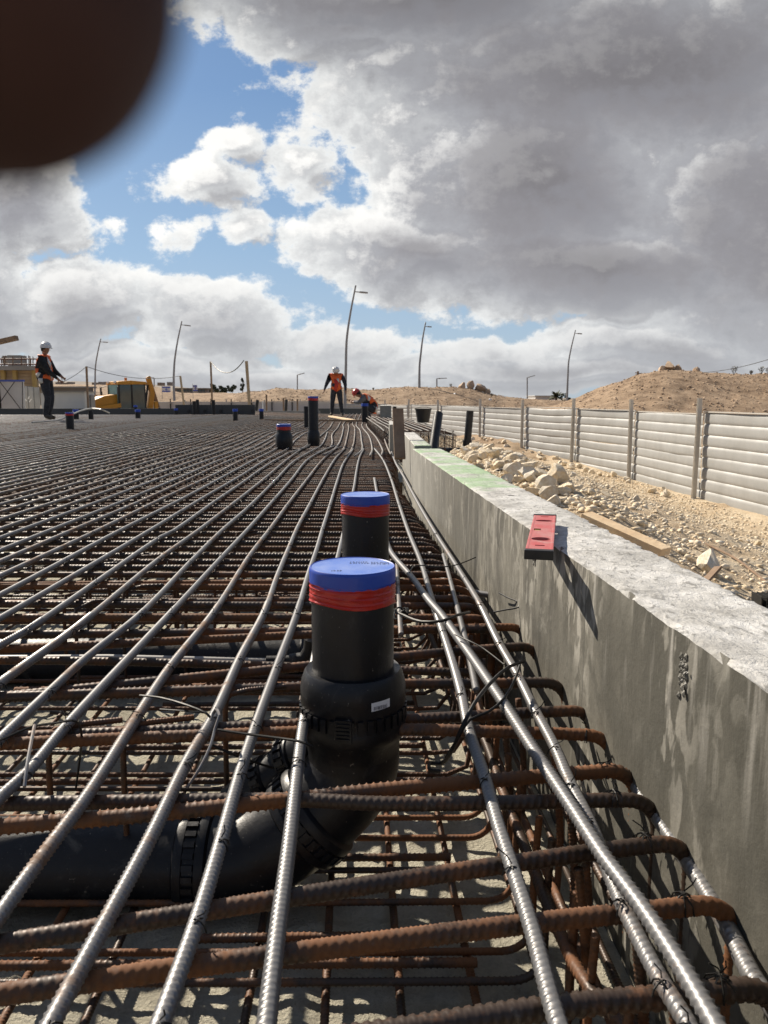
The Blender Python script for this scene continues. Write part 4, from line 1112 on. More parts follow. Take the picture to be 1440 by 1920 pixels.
plank('timber_post', 'dark tipped stake right behind the upright timber board', PY(741, 800, 11), PY(740, 762, 11), .05, .05, M['darkmetal'], 'stake')
# thin stakes at the far edge
for (px, t_, b_, wp, mm, lb) in [(500,740,775,3,'oldwood','thin wooden stake right of the black panel'), (532,746,774,3,'oldwood','thin wooden stake beside the short dark post'), (558,748,776,3,'oldwood','wooden stake nearest the tall pipe at the far edge'), (493,752,773,2,'white','thin white stake right of the black panel')]:
    plank('timber_stake', lb, PY(px, b_, 34), PY(px-.5, t_, 34), wp*34/F, wp*34/F, M[mm], 'stake')

# ------------------------------------------------------------------ rebar cage beyond the wall
cg = thing('rebar_cage', 'rusty rebar cage of a ground beam behind the upright timber board', 'rebar cage', (0,0,0))
zt_ = .13; zb_ = -.30
for k in range(10):
    xo = .62 + k*.107
    rebar('cage_bar', [Vector((xo - .0549*y_ + .012*math.sin(k+y_), y_, zt_+.012)) for y_ in (11.0, 13, 15.5, 18.5, 21)], .020, 'bar', cg, rough_ds=.4)
for k in range(10):
    xo = .62 + k*.107
    rebar('cage_bar', [Vector((xo - .0549*y_, y_, zb_)) for y_ in (11.0, 15, 21)], .018, 'rust', cg, rough_ds=.6)
y_ = 11.03
while y_ < 20:
    xa = .60-.0549*y_; xb = 1.62-.0549*y_
    rebar('cage_stirrup', [Vector((xa, y_, zb_)), Vector((xa, y_, zt_-.02)), Vector((xa+.02, y_, zt_)), Vector((xb-.02, y_, zt_)), Vector((xb, y_, zt_-.02)), Vector((xb, y_, zb_+.02)), Vector((xb-.02, y_, zb_)), Vector((xa, y_, zb_))], .014, 'rust', cg, rough_ds=.5)
    y_ += random.uniform(.13, .19)
for k in range(9):
    xo = .66 + k*.115
    rebar('cage_bar', [Vector((xo - .0549*11, 10.98, zt_+.01)), Vector((xo - .0549*11+random.uniform(-.01, .01), 10.97, (zt_+zb_)/2)), Vector((xo - .0549*11, 10.98, zb_-.03))], .016, 'rust', cg, rough_ds=.2)
for z_ in (-.2, -.1, .0, .07):
    rebar('cage_bar', [Vector((1.64-.0549*y_, y_, z_)) for y_ in (11.0, 15, 20)], .014, 'rust', cg, rough_ds=.5)
# bucket on the cage
bk = thing('bucket', 'black rubber bucket standing on the rebar cage', 'bucket', (0,0,0))
bc_ = PY(793.5, 791, 14.5); 
m = MB(); m.lathe([(.11, zt_+.03), (.15, zt_+.27), (.162, zt_+.275), (.162, zt_+.29), (.145, zt_+.285), (.105, zt_+.05), (.001, zt_+.05)], 32, Matrix.Translation((bc_.x, 14.5, 0))); m.build('bucket_body', M['black'], bk, True)
pts = [Vector((bc_.x + .155*math.cos(a), 14.5 - .05*math.sin(a), zt_+.28+.04*math.sin(a))) for a in np.linspace(0, math.pi, 12)]
m = MB(); m.tube(pts, .005, 5); m.build('handle', M['darkmetal'], bk, True)

# ------------------------------------------------------------------ rocks
def rock_mesh(seed, sub=2, name='rock', cuts=7):
    rnd = random.Random(seed); bm = bmesh.new(); bmesh.ops.create_icosphere(bm, subdivisions=sub, radius=1)
    pl = []
    for _ in range(cuts):
        n = Vector((rnd.gauss(0,1), rnd.gauss(0,1), rnd.gauss(0,1))).normalized(); pl.append((n, rnd.uniform(.38, .78)))
    for v in bm.verts:
        for n, d in pl:
            k = v.co.dot(n)
            if k > d: v.co -= n*(k-d)
        v.co *= 1 + .10*mnoise.noise(v.co*2.2 + Vector((seed, 0, 0))) + .05*mnoise.noise(v.co*6 + Vector((seed, 5, 0)))
        v.co.z *= .78
    me = bpy.data.meshes.new(name); bm.to_mesh(me); bm.free(); return me
RK = [rock_mesh(i, 3, 'limestone_rock', 14) for i in range(9)]
for me in RK: me.materials.append(M['rock'] if RK.index(me) % 3 else M['rockpale']); me.shade_smooth(); me.set_sharp_from_angle(angle=R(16))
gR = 'limestone rocks heaped behind the concrete wall'
LBR = ['pale limestone rock in the heap behind the green painted wall top', 'yellowish limestone rock lying on the gravel between wall and fence', 'weathered limestone rock at the foot of the corrugated fence']
def place_rock(x, y, s, sink=.3, label=None, group=gR, me=None, z=None, sc_=None):
    me = me or random.choice(RK); o = bpy.data.objects.new('limestone_rock', me); COL.objects.link(o)
    zz = tz(x, y) if z is None else z
    o.location = (x, y, zz + s*(.78-sink)*.8); k = (random.uniform(.85, 1.25), random.uniform(.85, 1.2), random.uniform(.75, 1.1)) if sc_ is None else sc_
    o.scale = (s*k[0], s*k[1], s*k[2]); o.rotation_euler = (random.uniform(-.4, .4), random.uniform(-.4, .4), random.uniform(0, 6.28))
    tag(o, label, 'rock', group); return o
SP = [(962,893,.16),(993,905,.13),(1030,935,.12),(1050,930,.10),(1065,925,.11),(925,862,.15),(905,858,.13),(890,868,.12),(940,880,.12),(1020,925,.15),(975,870,.13),(890,845,.16),(912,850,.13),(955,875,.11),(985,890,.16),(1040,950,.10),(1010,900,.12),(930,855,.14),(875,855,.13),(1000,940,.12),(1075,895,.12)]
for (px, py, s) in SP:
    p = gpoint(px, py); place_rock(p.x, p.y, s*.70, .25, LBR[0])
for _ in range(85):
    y = random.uniform(5.0, 10.5); t = abs(random.gauss(.75, .45)); x = xw(min(y, 6.5))+.2+t
    s = .03+.085*random.random()**2; place_rock(x, y, s, .25, LBR[0])
for _ in range(60):
    y = random.uniform(3.5, 16); t = random.uniform(.5, 5.6); x = xw(min(y, 6.5))+.2+t
    place_rock(x, y, random.uniform(.03, .075), .3, LBR[1], 'limestone rocks scattered between the wall and the fence')
for _ in range(45):
    k = random.randint(2, 6); s_ = random.random(); a = fence_pts(k).lerp(fence_pts(k+1), s_)
    place_rock(a.x-random.uniform(.25, .9), a.y, random.uniform(.06, .17), .3, LBR[2], 'limestone rocks along the foot of the fence')
p = gpoint(1327, 1075); place_rock(p.x, p.y, .115, .25, 'largest white angular rock on the gravel right of the fresh plank', None, RK[3], None, (1.35, .9, .9))
p = gpoint(1265, 905+10); 
# gravel: thousands of small stones
def gravel():
    src = []
    for i in range(6):
        me = rock_mesh(50+i, 1, 'g', 9); src.append((np.array([tuple(v.co) for v in me.vertices]), np.array([tuple(p.vertices) for p in me.polygons]))); bpy.data.meshes.remove(me)
    Vs = []; Fs = []; off = 0; N = 26000
    yy = 2.2 + 22*RNG.random(N)**1.7; tt = 6.9*RNG.random(N)**.95; xx = np.where(yy < 6.5, .48-.0549*yy, .48-.0549*6.5)+.2+tt
    heap = RNG.random(N) < .22; yy = np.where(heap, RNG.uniform(4.0, 10.8, N), yy); xx = np.where(heap, .30+np.abs(RNG.normal(.75, .5, N)), xx)
    zz = terrain(xx, yy)
    sz = .004 + .024*RNG.random(N)**3.6 + .0009*yy
    sz = np.where(heap, sz*1.3, sz)
    for i in range(N):
        V0, F0 = src[i % 6]; a = RNG.random()*6.28; c, s = math.cos(a), math.sin(a); k = sz[i]
        V = np.stack([(V0[:,0]*c - V0[:,1]*s)*k*RNG.uniform(.8, 1.4), (V0[:,0]*s + V0[:,1]*c)*k, V0[:,2]*k*RNG.uniform(.6, 1.0)], -1) + np.array([xx[i], yy[i], zz[i]+k*.25])
        Vs.append(V); Fs.append(F0+off); off += len(V)
    V = np.concatenate(Vs); Fc = np.concatenate(Fs)
    me = bpy.data.meshes.new('gravel'); me.vertices.add(len(V)); me.vertices.foreach_set('co', V.reshape(-1).astype(np.float32))
    me.loops.add(len(Fc)*3); me.loops.foreach_set('vertex_index', Fc.reshape(-1).astype(np.int32)); me.polygons.add(len(Fc)); me.polygons.foreach_set('loop_start', (np.arange(len(Fc))*3).astype(np.int32))
    me.update(calc_edges=True)
    o = link('gravel', me, M['rock']); tag(o, 'loose pale limestone gravel covering the ground behind the wall', 'gravel', None, 'stuff')
gravel()
def mound_stones():
    src = []
    for i in range(4):
        me = rock_mesh(80+i, 1, 'g', 8); src.append((np.array([tuple(v.co) for v in me.vertices]), np.array([tuple(p.vertices) for p in me.polygons]))); bpy.data.meshes.remove(me)
    N = 9000; pxr = RNG.uniform(440, 1560, N); near = pxr > 1040
    Y = np.where(near, RNG.uniform(24, 48, N), RNG.uniform(62, 80, N)); X = (pxr-CX)/F*Y; Z = terrain(X, Y)
    sz = np.where(near, .02, .03) + .075*RNG.random(N)**4
    ok = Z > -1.45; X, Y, Z, sz = X[ok], Y[ok], Z[ok], sz[ok]; Vs = []; Fs = []; off = 0
    for i in range(len(X)):
        V0, F0 = src[i % 4]; k = sz[i]; a = RNG.random()*6.28; c, s_ = math.cos(a), math.sin(a)
        Vs.append(np.stack([(V0[:,0]*c - V0[:,1]*s_)*k*1.2, (V0[:,0]*s_ + V0[:,1]*c)*k, V0[:,2]*k*.8], -1) + np.array([X[i], Y[i], Z[i]+k*.2])); Fs.append(F0+off); off += len(V0)
    V = np.concatenate(Vs); Fc = np.concatenate(Fs)
    me = bpy.data.meshes.new('stones'); me.vertices.add(len(V)); me.vertices.foreach_set('co', V.reshape(-1).astype(np.float32))
    me.loops.add(len(Fc)*3); me.loops.foreach_set('vertex_index', Fc.reshape(-1).astype(np.int32)); me.polygons.add(len(Fc)); me.polygons.foreach_set('loop_start', (np.arange(len(Fc))*3).astype(np.int32)); me.update(calc_edges=True)
    o = link('mound_stones', me, M['rockbrown']); tag(o, 'small brown stones and clods strewn over the earth mounds', 'stones', None, 'stuff')
mound_stones()
# brown boulders on the mounds
for (px, py, Y, s, lb) in [(868,723,77,.55,'left brown boulder on the crest of the middle mound'),(883,719,77,.75,'tallest brown boulder on the crest of the middle mound'),(898,725,77,.7,'middle brown boulder right of the tallest on the mound'),(911,729,77,.55,'right brown boulder at the end of the row on the mound'),(1253,694,46,.50,'dark boulder on the very top of the big right mound'),(1270,697,46,.35,'flat stone lying beside the boulder on the right mound top'),(1240,698,46,.35,'small stone left of the boulder on the right mound top'),(1305,700,46,.35,'low stone on the right shoulder of the big mound')]:
    q = PY(px, py+2, Y); me = RK[int(px) % 7].copy(); me.materials.clear(); me.materials.append(M['rockbrown'])
    o = place_rock(q.x, Y, s, .3, lb, None, me, tz(q.x, Y)-.05)
for (px, py, Y, lb) in [(853,738,70,'white litter stone low on the middle mound'),(919,749,66,'white litter stone on the right flank of the middle mound')]:
    q = PY(px, py, Y); me = RK[2].copy(); me.materials.clear(); me.materials.append(M['white']); place_rock(q.x, Y, .16, .3, lb, None, me, q.z-.1)

# litter by the wall: sticks, plastic crate, bent sheet
def stick(px0, py0, px1, py1, r, label, m_, cat='stick'):
    a = gpoint(px0, py0) + Vector((0,0,r*1.5)); b = gpoint(px1, py1) + Vector((0,0,r*1.5)); c = (a+b)/2 + Vector((.03, 0, .015))
    Pn, S = resample([a, c, b], lambda c_: .08); mb = MB(); mb.tube([Vector(p) for p in Pn], r, 7); o = mb.build('metal_rod' if cat == 'rod' else 'stick', M[m_], None, True); tag(o, label, cat)
stick(1305, 1015, 1440, 1098, .008, 'thin rusty rod lying on the gravel at the right edge', 'oldwood', 'rod')
stick(1030, 899, 1058, 894, .010, 'short dark stick lying on the rocks near the fence', 'darkmetal')
stick(932, 886, 955, 885, .010, 'short dark stick on the rock heap behind the wall', 'darkmetal')
stick(985, 884, 1030, 883, .008, 'thin dark rod pointing right out of the rock heap', 'darkmetal')
stick(1290, 965, 1318, 972, .006, 'small curved black strap lying on the gravel below the fence', 'black')
a = gpoint(1330, 1095); mb = MB(); mb.box((a.x, a.y, a.z+.04), (.16, .05, .012), Matrix.Rotation(R(-35), 3, 'Y') @ Matrix.Rotation(.5, 3, 'Z')); tag(mb.build('timber_offcut', M['oldwood'], None), 'short brown timber offcut leaning against the white rock', 'offcut')
a = gpoint(1437, 1140)
ct = thing('plastic_spacer', 'small black plastic spacer crate cut by the right edge of the photo', 'spacer', (a.x, a.y, a.z))
for k in range(5):
    mb = MB(); mb.box((-.05+.025*k, 0, .035), (.004, .10, .07)); mb.build('spacer_rib', M['black'], ct)
for s in (-1, 1):
    mb = MB(); mb.box((0, s*.05, .06), (.104, .004, .006)); mb.box((0, s*.05, .01), (.104, .004, .006)); mb.build('spacer_rail', M['black'], ct)

# ------------------------------------------------------------------ street lamps
def lamp(px_b, px_m, px_t, py_t, Y, label, arm, py_m=None, big=True):
    t = thing('street_lamp', label, 'street lamp', (0,0,0), 0, 'curved street lamps along the road')
    top = PY(px_t, py_t, Y); bx = PY(px_b, 752, Y).x; zb = tz(bx, Y)-.2; H = top.z - zb
    mid = PY(px_m, (py_t+760)/2 - 10, Y)
    pts = [Vector((bx, Y, zb)), Vector((bx, Y, zb+H*.25)), Vector((bx*.5+mid.x*.5+.0, Y, zb+H*.45)), mid, Vector(((mid.x+top.x)/2-.05, Y, (mid.z+top.z)/2)), top]
    pts = sorted(pts, key=lambda p: p.z)
    Pn, S = resample(pts, lambda c: .5); n = len(Pn); rr = [ .13*(1-k/(n-1)) + .055*(k/(n-1)) for k in range(n)]
    mb = MB(); mb.tube([Vector(p) for p in Pn], .1, 12, True, rr); mb.build('pole', M['lamp'], t, True)
    a = PY(arm[0], arm[1], Y); b = PY(arm[2], arm[3], Y)
    mb = MB(); mb.tube([a, a.lerp(b, .35)], .035, 8); mb.build('arm', M['lamp'], t, True)
    mb = MB(); c = a.lerp(b, .68); d = (b-a); 
    e = shape2d([(math.copysign(abs(math.cos(u))**.7, math.cos(u))*d.length*.36, math.sin(u)*.16) for u in [k*math.pi/10 for k in range(20)]], [], .09)
    e.transform(Matrix.Translation(c) @ Matrix.Rotation(-math.atan2(d.z, d.x), 4, 'Y')); link('lamp_head', e, M['lamp'], t)
lamp(647, 650, 667, 535, 56, 'tallest curved street lamp directly behind the middle workers', (666,547,689,549))
lamp(327, 328, 341, 602, 76, 'curved street lamp left of the middle with two flags near its foot', (340,609,357,611))
lamp(178, 179, 189, 635, 90, 'curved street lamp above the yellow digger', (189,641,202,642))
lamp(786, 788, 798, 604, 76, 'curved street lamp right of the tallest one', (797,612,809,613))
lamp(1063, 1066, 1079, 619, 84, 'rightmost curved street lamp between the two mounds', (1079,625,1091,626))
def small_lamp(px, pb, pt, hx, hy, Y, label):
    t = thing('street_lamp', label, 'street lamp', (0,0,0), 0, 'small distant street lamps with bent arms')
    a = PY(px, pb+4, Y); b = PY(px, pt, Y); c = PY(hx, hy, Y)
    mb = MB(); mb.tube([a, b, b.lerp(c, .3)], .11, 8); mb.build('pole', M['lamp'], t, True)
    mb = MB(); mb.beam(b.lerp(c, .25), c, .3, .12); mb.build('lamp_head', M['lamp'], t)
small_lamp(557.5, 728, 703, 571, 699.5, 140, 'small distant lamp behind the mound left of the tall pipe')
small_lamp(819, 728, 710, 838, 709, 120, 'small distant lamp above the mound left of the boulders')
small_lamp(988.5, 746, 708, 1003, 704, 130, 'small distant lamp standing between the boulders and the palm')
small_lamp(289, 724, 709, 283, 707, 150, 'small distant lamp right of the digger arm')

# ------------------------------------------------------------------ timber poles with sagging rope
POLES = [(165,757,162,687,34,'timber pole behind the white cabin roof at the left'),(345,760,338,705,34,'short timber pole beside the flags'),(398,760,395,678,36,'slim pole holding the left end of the sagging rope'),(468,762,462,677,32,'thick leaning timber pole at the right end of the sagging rope')]
tops = []
for (bx, by, tx, ty, Y, lb) in POLES:
    A = PY(bx, by, Y); B = PY(tx, ty, Y); A = A + (A-B)*.35
    wd = .11 if 'thick' in lb else .075
    plank('timber_pole', lb, A, B, wd, wd, M['ply'] if 'thick' in lb or 'short' in lb else M['oldwood'], 'pole', None); tops.append(B)
def rope(A, B, sag, label, r=.016, n=24):
    pts = [A.lerp(B, k/n) - Vector((0, 0, sag*4*(k/n)*(1-k/n))) for k in range(n+1)]
    mb = MB(); mb.tube(pts, r, 5); o = mb.build('rope', M['darkmetal'], None, True); tag(o, label, 'rope')
rope(tops[2], PY(457, 676, 32), .50, 'dark rope sagging between the slim pole and the thick pole', .02)
rope(tops[0], tops[1], .28, 'wire sagging from the left timber pole over the digger to the flags pole', .012)
rope(PY(118, 716, 30), tops[0], .05, 'wire rising from the left worker to the first timber pole', .012)

# ------------------------------------------------------------------ flags
def flag(px, py, wpx, hpx, Y, rot, label):
    t = thing('flag', label, 'flag', tuple(PY(px, py, Y)), rot)
    W = wpx*Y/F; H = hpx*Y/F
    nx, nz = 12, 8; vs = []; fs = []
    for i in range(nx+1):
        for j in range(nz+1):
            vs.append((-W/2+W*i/nx, .06*math.sin(i*.9+j*.3), -H/2+H*j/nz))
    for i in range(nx):
        for j in range(nz): fs.append((i*(nz+1)+j, (i+1)*(nz+1)+j, (i+1)*(nz+1)+j+1, i*(nz+1)+j+1))
    mb = MB(); mb.add(vs, fs); mb.build('flag_cloth', M['white'], t, True)
    for s in (-1, 1):
        vs = []; fs = []
        for i in range(nx+1):
            for j in (0, 1): vs.append((-W/2+W*i/nx, .06*math.sin(i*.9+s*1+4*.3)-.03, s*H*.33+(j-.5)*H*.16))
        for i in range(nx): fs.append((i*2, i*2+2, i*2+3, i*2+1))
        mb = MB(); mb.add(vs, fs); mb.build('blue_stripe', M['blue'], t, True)
    mb = MB(); r = H*.17
    for k in (0, 1):
        for a in range(3):
            t0 = R(90+k*180+a*120); t1 = t0+R(120)
            mb.beam((r*math.cos(t0), -.09, r*math.sin(t0)), (r*math.cos(t1), -.09, r*math.sin(t1)), .01, H*.035)
    mb.build('blue_star', M['blue'], t)
    mb = MB(); mb.tube([(-W/2-.02, 0, -H*1.6), (-W/2-.02, 0, H*.7)], .02, 6); mb.build('flag_pole', M['lamp'], t, True)
flag(312, 730, 15, 11, 70, .15, 'white flag with blue stripes and star nearest the digger')
flag(366, 728, 8, 12, 72, .5, 'narrower white flag with blue stripes right of the lamp foot')

# ------------------------------------------------------------------ left: building under construction, cabins, hoarding
bd = thing('concrete_building', 'unfinished concrete building with timber formwork and roof railing at the left edge', 'building', (0,0,0))
Yb = 44
def pxbox(nm, x0, x1, y0, y1, Y, dep, m_, parent, **k):
    a = PY(x0, y1, Y); b = PY(x1, y0, Y)
    mb = MB(); mb.box(((a.x+b.x)/2, Y+dep/2, (a.z+b.z)/2), (abs(b.x-a.x), dep, abs(b.z-a.z))); return mb.build(nm, m_, parent, **k)
pxbox('roof_slab', -160, 73, 686, 694, Yb, 1.0, M['concrete_far'], bd)
pxbox('wall', -160, 64, 694, 745, Yb+.6, .5, M['ply'], bd)
for k in range(6): pxbox('wall_board', -60, 64, 695+k*6, 700.2+k*6, Yb+.5, .1, M['ply'], bd)
for x in (-30, 4, 26, 62): pxbox('form_stud', x, x+3.6, 694, 742, Yb+.25, .2, M['yellowwood'], bd)
pxbox('column', 15, 38, 666, 686, Yb+1.2, .8, M['concrete_far'], bd)
pxbox('column', 5, 14, 667, 684, Yb+3, .6, M['concrete_far'], bd)
for y_ in (673, 683): 
    a = PY(-160, y_, Yb+.2); b = PY(73, y_, Yb+.2); mb = MB(); mb.tube([a, b], .04, 6); mb.build('railing_bar', mat('rail_brown%d' % y_, (.12,.05,.04), .7), bd)
for x in range(-40, 74, 16):
    a = PY(x, 687, Yb+.2); b = PY(x, 668, Yb+.2); mb = MB(); mb.tube([a, b], .03, 6); mb.build('railing_post', M['oldwood'], bd)
dw = []
for k in range(34):
    x = random.uniform(40, 72) if k % 3 else random.uniform(-20, 12); a = PY(x, 686, Yb+1.5+random.random()*3); b = PY(x+random.uniform(-.5, .5), random.uniform(666, 676), a.y); dw.append(([a, b], .03))
rebars_joined('starter_bar', dw, 'rust_far', bd, rough_ds=.5)
plank('timber_beam', 'thick dark timber beam jutting in at the left edge above the building', PY(-120, 668, 24), PY(32, 633.5, 24), .2, .14, M['oldwood'], 'beam')
q = PY(-95, 664, 24.1); plank('timber_post', 'post outside the frame carrying the dark beam', Vector((q.x, 24.1, -1.8)), Vector((q.x, 24.1, q.z-.12)), .15, .15, M['oldwood'], 'post')

hp = thing('white_hoarding', 'white hoarding panels with blue top rail and crossed bracing wires at the left edge', 'hoarding', (0,0,0))
for x in (-130, -88, -44, 0): pxbox('hoarding_panel', x, x+43.3, 714, 775, 36, .08, M['whitepaint'], hp)
pxbox('blue_rail', -130, 44, 712, 715.5, 35.9, .12, M['bluerail'], hp)
for (a, b) in (((0,716),(38,766)), ((-4,760),(27,716)), ((42,716),(42,768))):
    mb = MB(); mb.tube([PY(*a, 35.85), PY(*b, 35.85)], .018, 5); mb.build('bracing_wire', M['darkmetal'], hp)
gs = thing('grey_sheet_panel', 'dull grey corrugated sheet panel between the white hoarding and the cabin', 'panel', (0,0,0))
for k in range(5): pxbox('sheet', 45+k*5.6, 50.4+k*5.6, 724+k*.6, 772, 37+.04*(k % 2), .05, M['fence'], gs)
for (a, b) in (((47,748),(50,752)), ((53,748),(55,743)), ((55,754),(59,748))):
    mb = MB(); mb.beam(PY(*a, 36.6), PY(*b, 36.6), .035, .03); mb.build('white_tape', M['white'], gs)
cb = thing('site_cabin', 'long low white site cabin right behind the left worker', 'cabin', (0,0,0))
pxbox('cabin_wall', 105, 157, 735.5, 772, 34, 1.2, M['whitepaint'], cb)
pxbox('cabin_wall', 78, 104.6, 737, 772, 34.2, 2.8, M['whitepaint'], cb)
pxbox('cabin_roof', 77, 158.5, 733.8, 735.6, 33.9, 1.4, M['concrete_far'], cb)
pxbox('cabin_door', 159, 170, 741, 772, 34.6, .5, M['roofgrey'], cb)
c2 = thing('flat_roof_shed', 'grey flat roofed shed behind the white cabin', 'shed', (0,0,0))
pxbox('shed_wall', 60, 163, 727, 760, 46, 1, M['roofgrey'], c2); pxbox('shed_roof', 58, 166, 724.5, 727.4, 45.8, 1.3, M['concrete_far'], c2)
pxbox('shed_door', 86, 94, 738, 760, 45.9, .08, M['whitepaint'], c2)
c3 = thing('white_crate', 'small white box unit between the cabin and the digger cab', 'box unit', (0,0,0)); pxbox('box_body', 178, 197, 741, 760, 50, 2, M['whitepaint'], c3); pxbox('box_lid', 177, 198, 740, 741.5, 49.9, 2.2, M['concrete_far'], c3)
# far buildings on the skyline
fb_ = thing('far_warehouse', 'low grey warehouse on the skyline behind the flags', 'warehouse', (0,0,0))
pxbox('warehouse_wall', 328, 389, 729, 737, 300, 20, M['roofgrey'], fb_); pxbox('warehouse_roof', 326, 391, 727.5, 729.2, 299, 22, M['hill'], fb_)
for k in range(9): pxbox('warehouse_window', 332+k*6, 335.5+k*6, 731, 734, 299.7, .3, M['glass'], fb_)
fw = thing('far_white_hall', 'low white hall on the horizon left of the palm', 'building', (0,0,0))
pxbox('hall_wall', 1004, 1044, 743, 750, 260, 16, M['whitepaint'], fw); pxbox('hall_roof', 1003, 1045, 741.6, 743.1, 259.5, 17, M['whitepaint'], fw)
for k in range(22):
    px = 95+random.random()*235; pxh = random.uniform(1.2, 3.8); o = pxbox('far_house', px, px+random.uniform(3, 7), 719-pxh-(.0 if px < 250 else -1), 723, 420+k*9, 8, M['hill'] if k % 2 else M['roofgrey'], None)
    tag(o, 'tiny hazy house on the distant town skyline above the digger', 'house', 'houses of the distant town')

# ------------------------------------------------------------------ trees, shrubs
def leafy(name, label, cat, base, h, wd, n, m_, trunk=True, lf=.10, seed=0, group=None, tall=False):
    rnd = random.Random(seed); t = thing(name, label, cat, tuple(base), 0, group)
    if trunk:
        mb = MB(); mb.tube([(0,0,-.3), (.02*h,0,h*.4), (0,0,h*.8)], .03*h, 6, True, [.035*h, .025*h, .01*h])
        for k in range(5):
            a = rnd.uniform(0, 6.28); z = h*rnd.uniform(.25, .6); mb.tube([(0,0,z), (wd*.35*math.cos(a), wd*.35*math.sin(a), z+h*.2)], .012*h, 5)
        mb.build('trunk', M['bark'], t, True)
    mb = MB(); cl = [(rnd.gauss(0, wd*.24), rnd.gauss(0, wd*.24), h*(rnd.uniform(.15, .95)), rnd.uniform(.12, .26)*wd) for _ in range(9)]
    for _ in range(n):
        cx_, cy_, cz_, cr = rnd.choice(cl); u = Vector((rnd.gauss(0,1), rnd.gauss(0,1), rnd.gauss(0,1))).normalized()*cr*rnd.random()**.4
        p = Vector((cx_, cy_, cz_)) + u
        if tall: kk = 1.15-p.z/h; p.x *= kk; p.y *= kk
        a = Vector((rnd.gauss(0,1), rnd.gauss(0,1), rnd.gauss(0,1))).normalized()*lf; b = a.orthogonal().normalized()*lf*.5
        mb.add([p-a, p+b, p+a, p-b], [(0,1,2,3)])
    o = mb.build('crown', m_, t); return t
for i, (px, pt, pb, wpx, Y, lb, tl) in enumerate([(404,722,738,15,160,'round bushy tree right of the slim pole on the skyline',0),(415,724,738,14,165,'pale low tree second from the slim pole',0),(425,727,738,10,165,'small tree in the gap left of the dark bush',0),(436,722,738,17,155,'darkest bushy tree left of the leaning timber pole',0),(455,708,738,13,150,'tall thin conical tree just left of the leaning timber pole',1),(520,727,732,7,120,'tiny shrub on the mound right of the leaning pole',0),(397,719,738,6,150,'narrow brown bush touching the slim pole',0)]):
    b = PY(px, pb+1, Y); leafy('tree', lb, 'tree', b, (pb-pt)*Y/F, wpx*Y/F, 420, M['foliage'], True, .22, i, None, bool(tl))
b = PY(1062, 754, 150); leafy('tree', 'dark round bush at the foot of the rightmost curved lamp', 'bush', b, 1.6, 1.6, 500, M['foliage'], True, .16, 33)
pt_ = thing('palm_tree', 'date palm with spreading fronds left of the rightmost lamp', 'palm tree', tuple(PY(1043, 752, 150)))
mb = MB(); mb.tube([(0,0,-.5), (0,0,.9)], .22, 10); mb.build('trunk', M['bark'], pt_, True)
for k in range(26):
    a = k*2.399; el = random.uniform(-.2, 1.3); L = random.uniform(1.6, 2.1); d = Vector((math.cos(a)*math.cos(el), math.sin(a)*math.cos(el), math.sin(el)))
    pts = [Vector((0,0,.9)) + d*L*s - Vector((0,0,1.0*s*s*(1-.4*math.sin(el)))) for s in (0, .25, .5, .75, 1)]
    vs = []; wd_ = Vector((-math.sin(a), math.cos(a), 0))
    for i_, p_ in enumerate(pts): ww = (.10, .30, .32, .22, .03)[i_]; vs += [p_+wd_*ww-Vector((0,0,ww*.5)), p_, p_-wd_*ww-Vector((0,0,ww*.5))]
    fs = []
    for i_ in range(4): fs += [(i_*3, i_*3+3, i_*3+4, i_*3+1), (i_*3+1, i_*3+4, i_*3+5, i_*3+2)]
    mb = MB(); mb.add(vs, fs); mb.build('frond', M['foliage'], pt_)
for i, (px, py, Y, hpx, lb) in enumerate([(1376,705,44,14,'dry upright shrub on the right mound left of the edge'),(1427,706,44,13,'dry upright shrub nearest the right edge on the mound'),(1408,706,44,6,'low dry shrub between the two taller ones'),(1107,738,52,5,'tiny dark shrub on the left flank of the right mound'),(845,727,76,6,'tiny shrub on the middle mound crest left of the boulders'),(922,738,74,6,'tiny shrub right of the boulders'),(700,730,76,4,'tiny shrub on the mound above the crouching worker'),(1440,705,45,12,'dry shrub cut by the right edge')]):
    b = PY(px, py, Y); b.z = tz(b.x, Y)-.05; h = hpx*Y/F+.1
    t = thing('shrub', lb, 'shrub', tuple(b)); rnd = random.Random(i)
    mb = MB()
    for k in range(9):
        a = rnd.uniform(0, 6.28); e = Vector((math.cos(a)*h*.35, math.sin(a)*h*.35, h*rnd.uniform(.6, 1))); mb.tube([(0,0,0), e*.5 + Vector((0,0,h*.08)), e], .008, 4)
    mb.build('stem', M['bark'], t)
    mb = MB()
    for k in range(70):
        a = rnd.uniform(0, 6.28); p = Vector((math.cos(a)*h*.35*rnd.random(), math.sin(a)*h*.35*rnd.random(), h*rnd.uniform(.5, 1))); u = Vector((rnd.gauss(0,1), rnd.gauss(0,1), rnd.gauss(0,1))).normalized()*.035
        v_ = u.orthogonal().normalized()*.02; mb.add([p-u, p+v_, p+u, p-v_], [(0,1,2,3)])
    mb.build('leaves', M['drygrass'], t)
# utility pole and wires
up = thing('utility_pole', 'wooden utility pole with crossarms behind the left slope of the right mound', 'utility pole', (0,0,0))
mb = MB(); mb.tube([PY(1197, 722, 120), PY(1196, 696, 120)], .16, 8); mb.build('pole', M['oldwood'], up, True)
for py in (699, 703): mb = MB(); mb.beam(PY(1191, py, 120), PY(1203, py+1.5, 120), .12, .12); mb.build('crossarm', M['oldwood'], up)
rope(PY(1203, 699, 120), PY(1213, 709, 80), .05, 'short wire from the utility pole going down behind the mound', .05)
rope(PY(1290, 699, 70), PY(1560, 628, 46), .6, 'overhead power line rising to the right edge above the mound', .022, 30)

